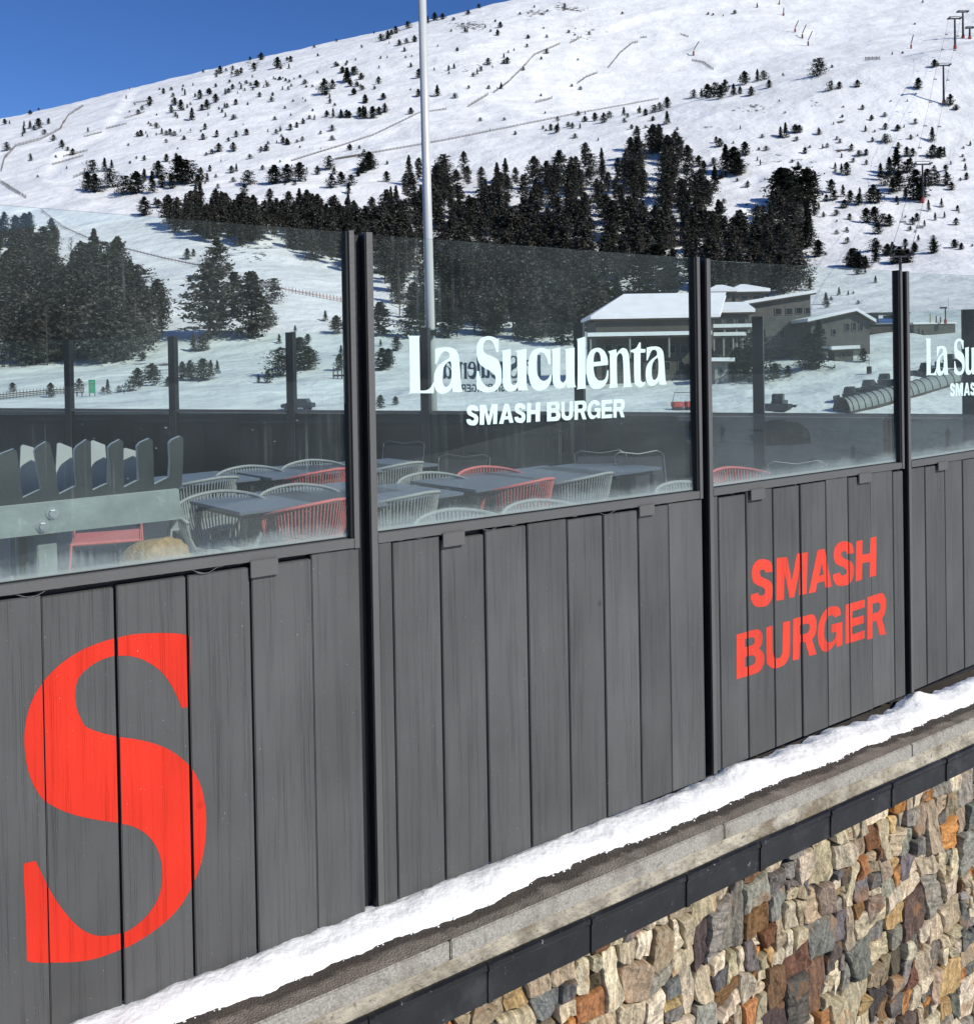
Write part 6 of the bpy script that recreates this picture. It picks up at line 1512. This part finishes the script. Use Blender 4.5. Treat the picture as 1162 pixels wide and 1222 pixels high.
snow_fence('curved dark snow fence on the right upper slope', C3([(190, 210), (230, 217), (263, 241)]), h=2.4, sp=6)
snow_fence('tiny dark snow fence on the right upper slope', C3([(150, 119), (176, 128)]), h=2.4, sp=6)
snow_fence('pink safety net beside the piste behind the left glass pane', C4([(130, 57), (200, 112), (290, 152), (400, 182), (520, 212), (640, 237), (780, 277), (900, 312), (1095, 347)]), 'net', 1.5, True, 3.2, 'safety_net')
snow_fence('dark picket fence on the snow at the far left behind the glass', [(-60, 478), (0, 477), (60, 471), (100, 469)], 'dark_wood', 1.0, False, .9, 'picket_fence', 88)

def snow_gun(x, y, h, label, lean=.2):
    g = ground(760 + x * .346, y * .346, 120); k = g[1] / F; H = h * .346 * k
    MT['dull_red'] = MT.get('dull_red') or mat('dull red pad', (.16, .03, .025), .7)
    root = thing('snow_lance', label, 'snow lance', g, 0, 'snow making lances on the upper right slope')
    mb = MB(); mb.tube([(0, 0, -.3), (0, 0, H * .30)], .0009 * g[1], 8); mb.build('pad', 'dull_red', root, absolute=False)
    mb = MB(); mb.tube([(0, 0, H * .38), (lean * H, 0, H)], .0005 * g[1], 6); mb.build('lance', 'pylon', root, absolute=False)
for a in [(945, 167, 48, 'thick based snow lance near the spur crest fence', .18), (590, 157, 50, 'lowest of the three slanting snow lances', .3), (570, 131, 46, 'middle of the three slanting snow lances', .3), (545, 110, 40, 'highest of the three slanting snow lances', .3), (505, 52, 26, 'lone small snow lance above the three slanting ones', .05), (195, 190, 48, 'dark red snow lance leaning right beside the curved fence', .4), (490, 14, 14, 'tiny snow lance at the top edge', .1)]: snow_gun(*a)

# ================================================================== CONVEYOR TUNNEL, SNOWCATS, VEHICLES
def conv_pt(px, py): g = ground(px, py, 88); return g
cl = [(1004, 492), (1030, 486), (1060, 478), (1086, 471), (1120, 461), (1153, 450), (1190, 440), (1240, 428)]
cps = catmull([conv_pt(*q) for q in cl], 4, False); g = cps[0]
tun = thing('conveyor_tunnel', 'ribbed grey covered ski conveyor tunnel climbing to the right behind the glass', 'conveyor', g)
up = np.array([0, 0, 1.]); Rt = 1.15
for i in range(len(cps) - 1):
    a, b = np.array(cps[i]), np.array(cps[i + 1]); d = (b - a) / np.linalg.norm(b - a); sd_ = np.cross(d, up); sd_ /= np.linalg.norm(sd_); mb = MB()
    for q, f in ((a, 1.0), (b, 1.0)):
        for j in range(11): an = math.pi * j / 10; mb.v.append(tuple(q + sd_ * math.cos(an) * Rt + up * (math.sin(an) * Rt * 1.35 + .15)))
    for j in range(10): mb.f.append((j, j + 1, 12 + j, 11 + j))
    mb.build('cover_section', 'tunnel', tun)
    mb = MB(); mb.tube([tuple(a + sd_ * math.cos(math.pi * j / 10) * (Rt + .03) + up * (math.sin(math.pi * j / 10) * (Rt + .03) * 1.35 + .15)) for j in range(11)], .07, 5, cap=True); mb.build('rib', 'pylon', tun)
mb = MB()
for i in range(len(cps) - 1): a, b = np.array(cps[i]), np.array(cps[i + 1]); mb.hexa([tuple(q + sd_ * s_ * 1.3 + up * z) for q in (a, b) for s_ in (-1, 1) for z in (-.2, .14)])
mb.build('belt_base', 'dark_wood', tun)
def snowcat():
    root = thing('snow_groomer', '', 'snow groomer', (0, 0, 0), 0, 'dark snow groomers parked beside the conveyor')
    for sx in (-1, 1):
        mb = MB(); mb.prism([(-2.1, .1), (-1.8, .0), (1.8, .0), (2.2, .45), (1.9, .85), (-1.9, .85), (-2.2, .5)], -.4, .4)
        mb.v = [(z + sx * 1.05, x, y) for x, y, z in mb.v]; mb.build('track', 'canvas', root, absolute=False)
    mb = MB(); mb.prism([(-1.9, .86), (1.7, .86), (1.8, 1.35), (-.2, 1.5), (-1.9, 1.45)], -.85, .85); mb.v = [(z, x, y) for x, y, z in mb.v]; mb.build('body', 'groomer', root, absolute=False, bevel=.05)
    mb = MB(); mb.prism([(0, 1.51), (1.6, 1.37), (1.35, 2.45), (.1, 2.5)], -.8, .8); mb.v = [(z, x, y) for x, y, z in mb.v]; cb = mb.build('cab', 'groomer', root, absolute=False, bevel=.05)
    mb = MB(); mb.hexa([(x, y, z) for x in (-.7, .7) for y, z in ((1.63, 1.5), (1.42, 2.3))] + [(x, y, z) for x in (-.7, .7) for y, z in ((1.66, 1.5), (1.45, 2.3))]); mb.build('windscreen', 'win', cb, absolute=False)
    for sx in (-1, 1): mb = MB(); mb.box((sx * .815, .8, 1.9), (.012, .45, .3)); mb.build('side_window', 'win', cb, absolute=False)
    mb = MB(); mb.prism([(2.55, .1), (2.75, .2), (2.9, .9), (2.75, 1.1), (2.65, .9)], -2.0, 2.0); mb.v = [(z, x, y) for x, y, z in mb.v]; mb.build('blade', 'pylon', root, absolute=False)
    mb = MB(); mb.box((0, -2.7, .35), (1.9, .45, .3)); mb.build('tiller', 'pylon', root, absolute=False)
    return root
sc0 = snowcat(); su = True
for px, py, rz, lab in [(1020, 480, 1.0, 'dark snow groomer at the lower end of the conveyor tunnel'), (1042, 471, .8, 'dark snow groomer second from the lower end of the tunnel'), (1061, 463, .9, 'dark snow groomer just left of the third glass post'), (1110, 449, .8, 'dark snow groomer behind the white lettering in the right pane'), (1138, 438, .9, 'highest dark snow groomer at the right edge'), (930, 489, 2.6, 'dark snow groomer alone near the rail in the third pane')]:
    g = ground(px, py, 88); o_ = inst(sc0, su, g, rz, lab); su = False; o_.scale = (.8, .8, .8)
def small_car(px, py, wpx, m_, label, name='parked_car', cat='car', rz=1.4):
    g = ground(px, py, 88); root = thing(name, label, cat, g, rz); k = 1.0
    mb = MB(); mb.prism([(-2.1, .3), (2.1, .3), (2.15, .75), (1.3, .95), (-1.0, .98), (-2.1, .9)], -.85, .85); mb.v = [(z, x, y) for x, y, z in mb.v]; mb.build('body', m_, root, absolute=False, bevel=.06)
    mb = MB(); mb.prism([(-1.6, .92), (1.1, .9), (.4, 1.45), (-1.3, 1.47)], -.72, .72); mb.v = [(z, x, y) for x, y, z in mb.v]; mb.build('cabin', 'win', root, absolute=False, bevel=.05)
    for sx in (-1, 1):
        for sy in (-1.3, 1.3): mb = MB(); mb.tube([(sx * .72, sy, .33), (sx * .9, sy, .33)], .33, 12); mb.build('wheel', 'canvas', root, absolute=False)
small_car(356, 489, 12, 'jacket', 'dark car parked on the snow road near the first post')
g = ground(822, 489, 88); root = thing('red_fun_train', 'small red open wagon near the rail left of the second post', 'wagon', g, .2)
for x in (-1.5, .2, 1.7): mb = MB(); mb.box((x, 0, .7), (.72, .55, .35)); mb.build('wagon_body', 'red', root, absolute=False, bevel=.1); mb = MB(); mb.box((x, 0, .2), (.6, .45, .14)); mb.build('chassis', 'dark_metal', root, absolute=False)
mb = MB(); mb.tube([(-2.2, 0, 1.0), (-1.9, 0, 2.2), (2.2, 0, 2.2), (2.4, 0, 1.0)], .05, 5); mb.build('roof_bar', 'dark_metal', root, absolute=False)
g = ground(968, 441, 100); root = thing('container', 'small dark green container half sunk in the snow bank', 'container', g)
mb = MB(); mb.box((0, .5, .55), (1.0, .6, .5)); mb.build('body', 'groomer', root, absolute=False, bevel=.05); mb = MB(); mb.box((0, .5, 1.14), (1.02, .62, .08)); mb.build('snow_cover', 'snow_roof', root, absolute=False)
g = ground(1037, 446, 100); root = thing('litter_bin', 'dark round bin with a thin post on the open snow', 'bin', g)
mb = MB(); mb.tube([(0, 0, 0), (0, 0, 1.1)], .36, 12); mb.build('drum', 'groomer', root, absolute=False); mb = MB(); mb.tube([(0, 0, 1.1), (0, 0, 2.4)], .04, 5); mb.build('post', 'pylon', root, absolute=False)
g = ground(110, 473, 88); k = g[1] / F; root = thing('piste_sign', 'tall green piste sign board standing on the snow behind the left glass', 'sign', g, .15)
mb = MB(); mb.box((0, 0, 12 * k), (3.8 * k, .05, 8 * k)); mb.build('board', 'green', root, absolute=False)
for sx in (-1, 1): mb = MB(); mb.box((sx * 3 * k, .12, 6 * k), (.05, .05, 7 * k)); mb.build('leg', 'pylon', root, absolute=False)
for i in range(3): mb = MB(); mb.box((-.6 * k * (i % 2), -.07, (16.5 - 3 * i) * k), ((2.6 - .5 * i) * k, .012, .5 * k)); mb.build('text_line', 'trim', root, absolute=False)
g = ground(405, 452, 100); k = g[1] / F; root = thing('wooden_hut', 'small dark wooden post shelter at the right edge of the left pane', 'hut', g)
for x in (-7, -2, 3, 7): mb = MB(); mb.box((x * k, 0, 7 * k), (.09, .09, 7.5 * k)); mb.build('post', 'dark_wood', root, absolute=False)
mb = MB(); mb.box((0, 0, 4 * k), (8 * k, .07, 1.2 * k)); mb.build('rail', 'dark_wood', root, absolute=False)
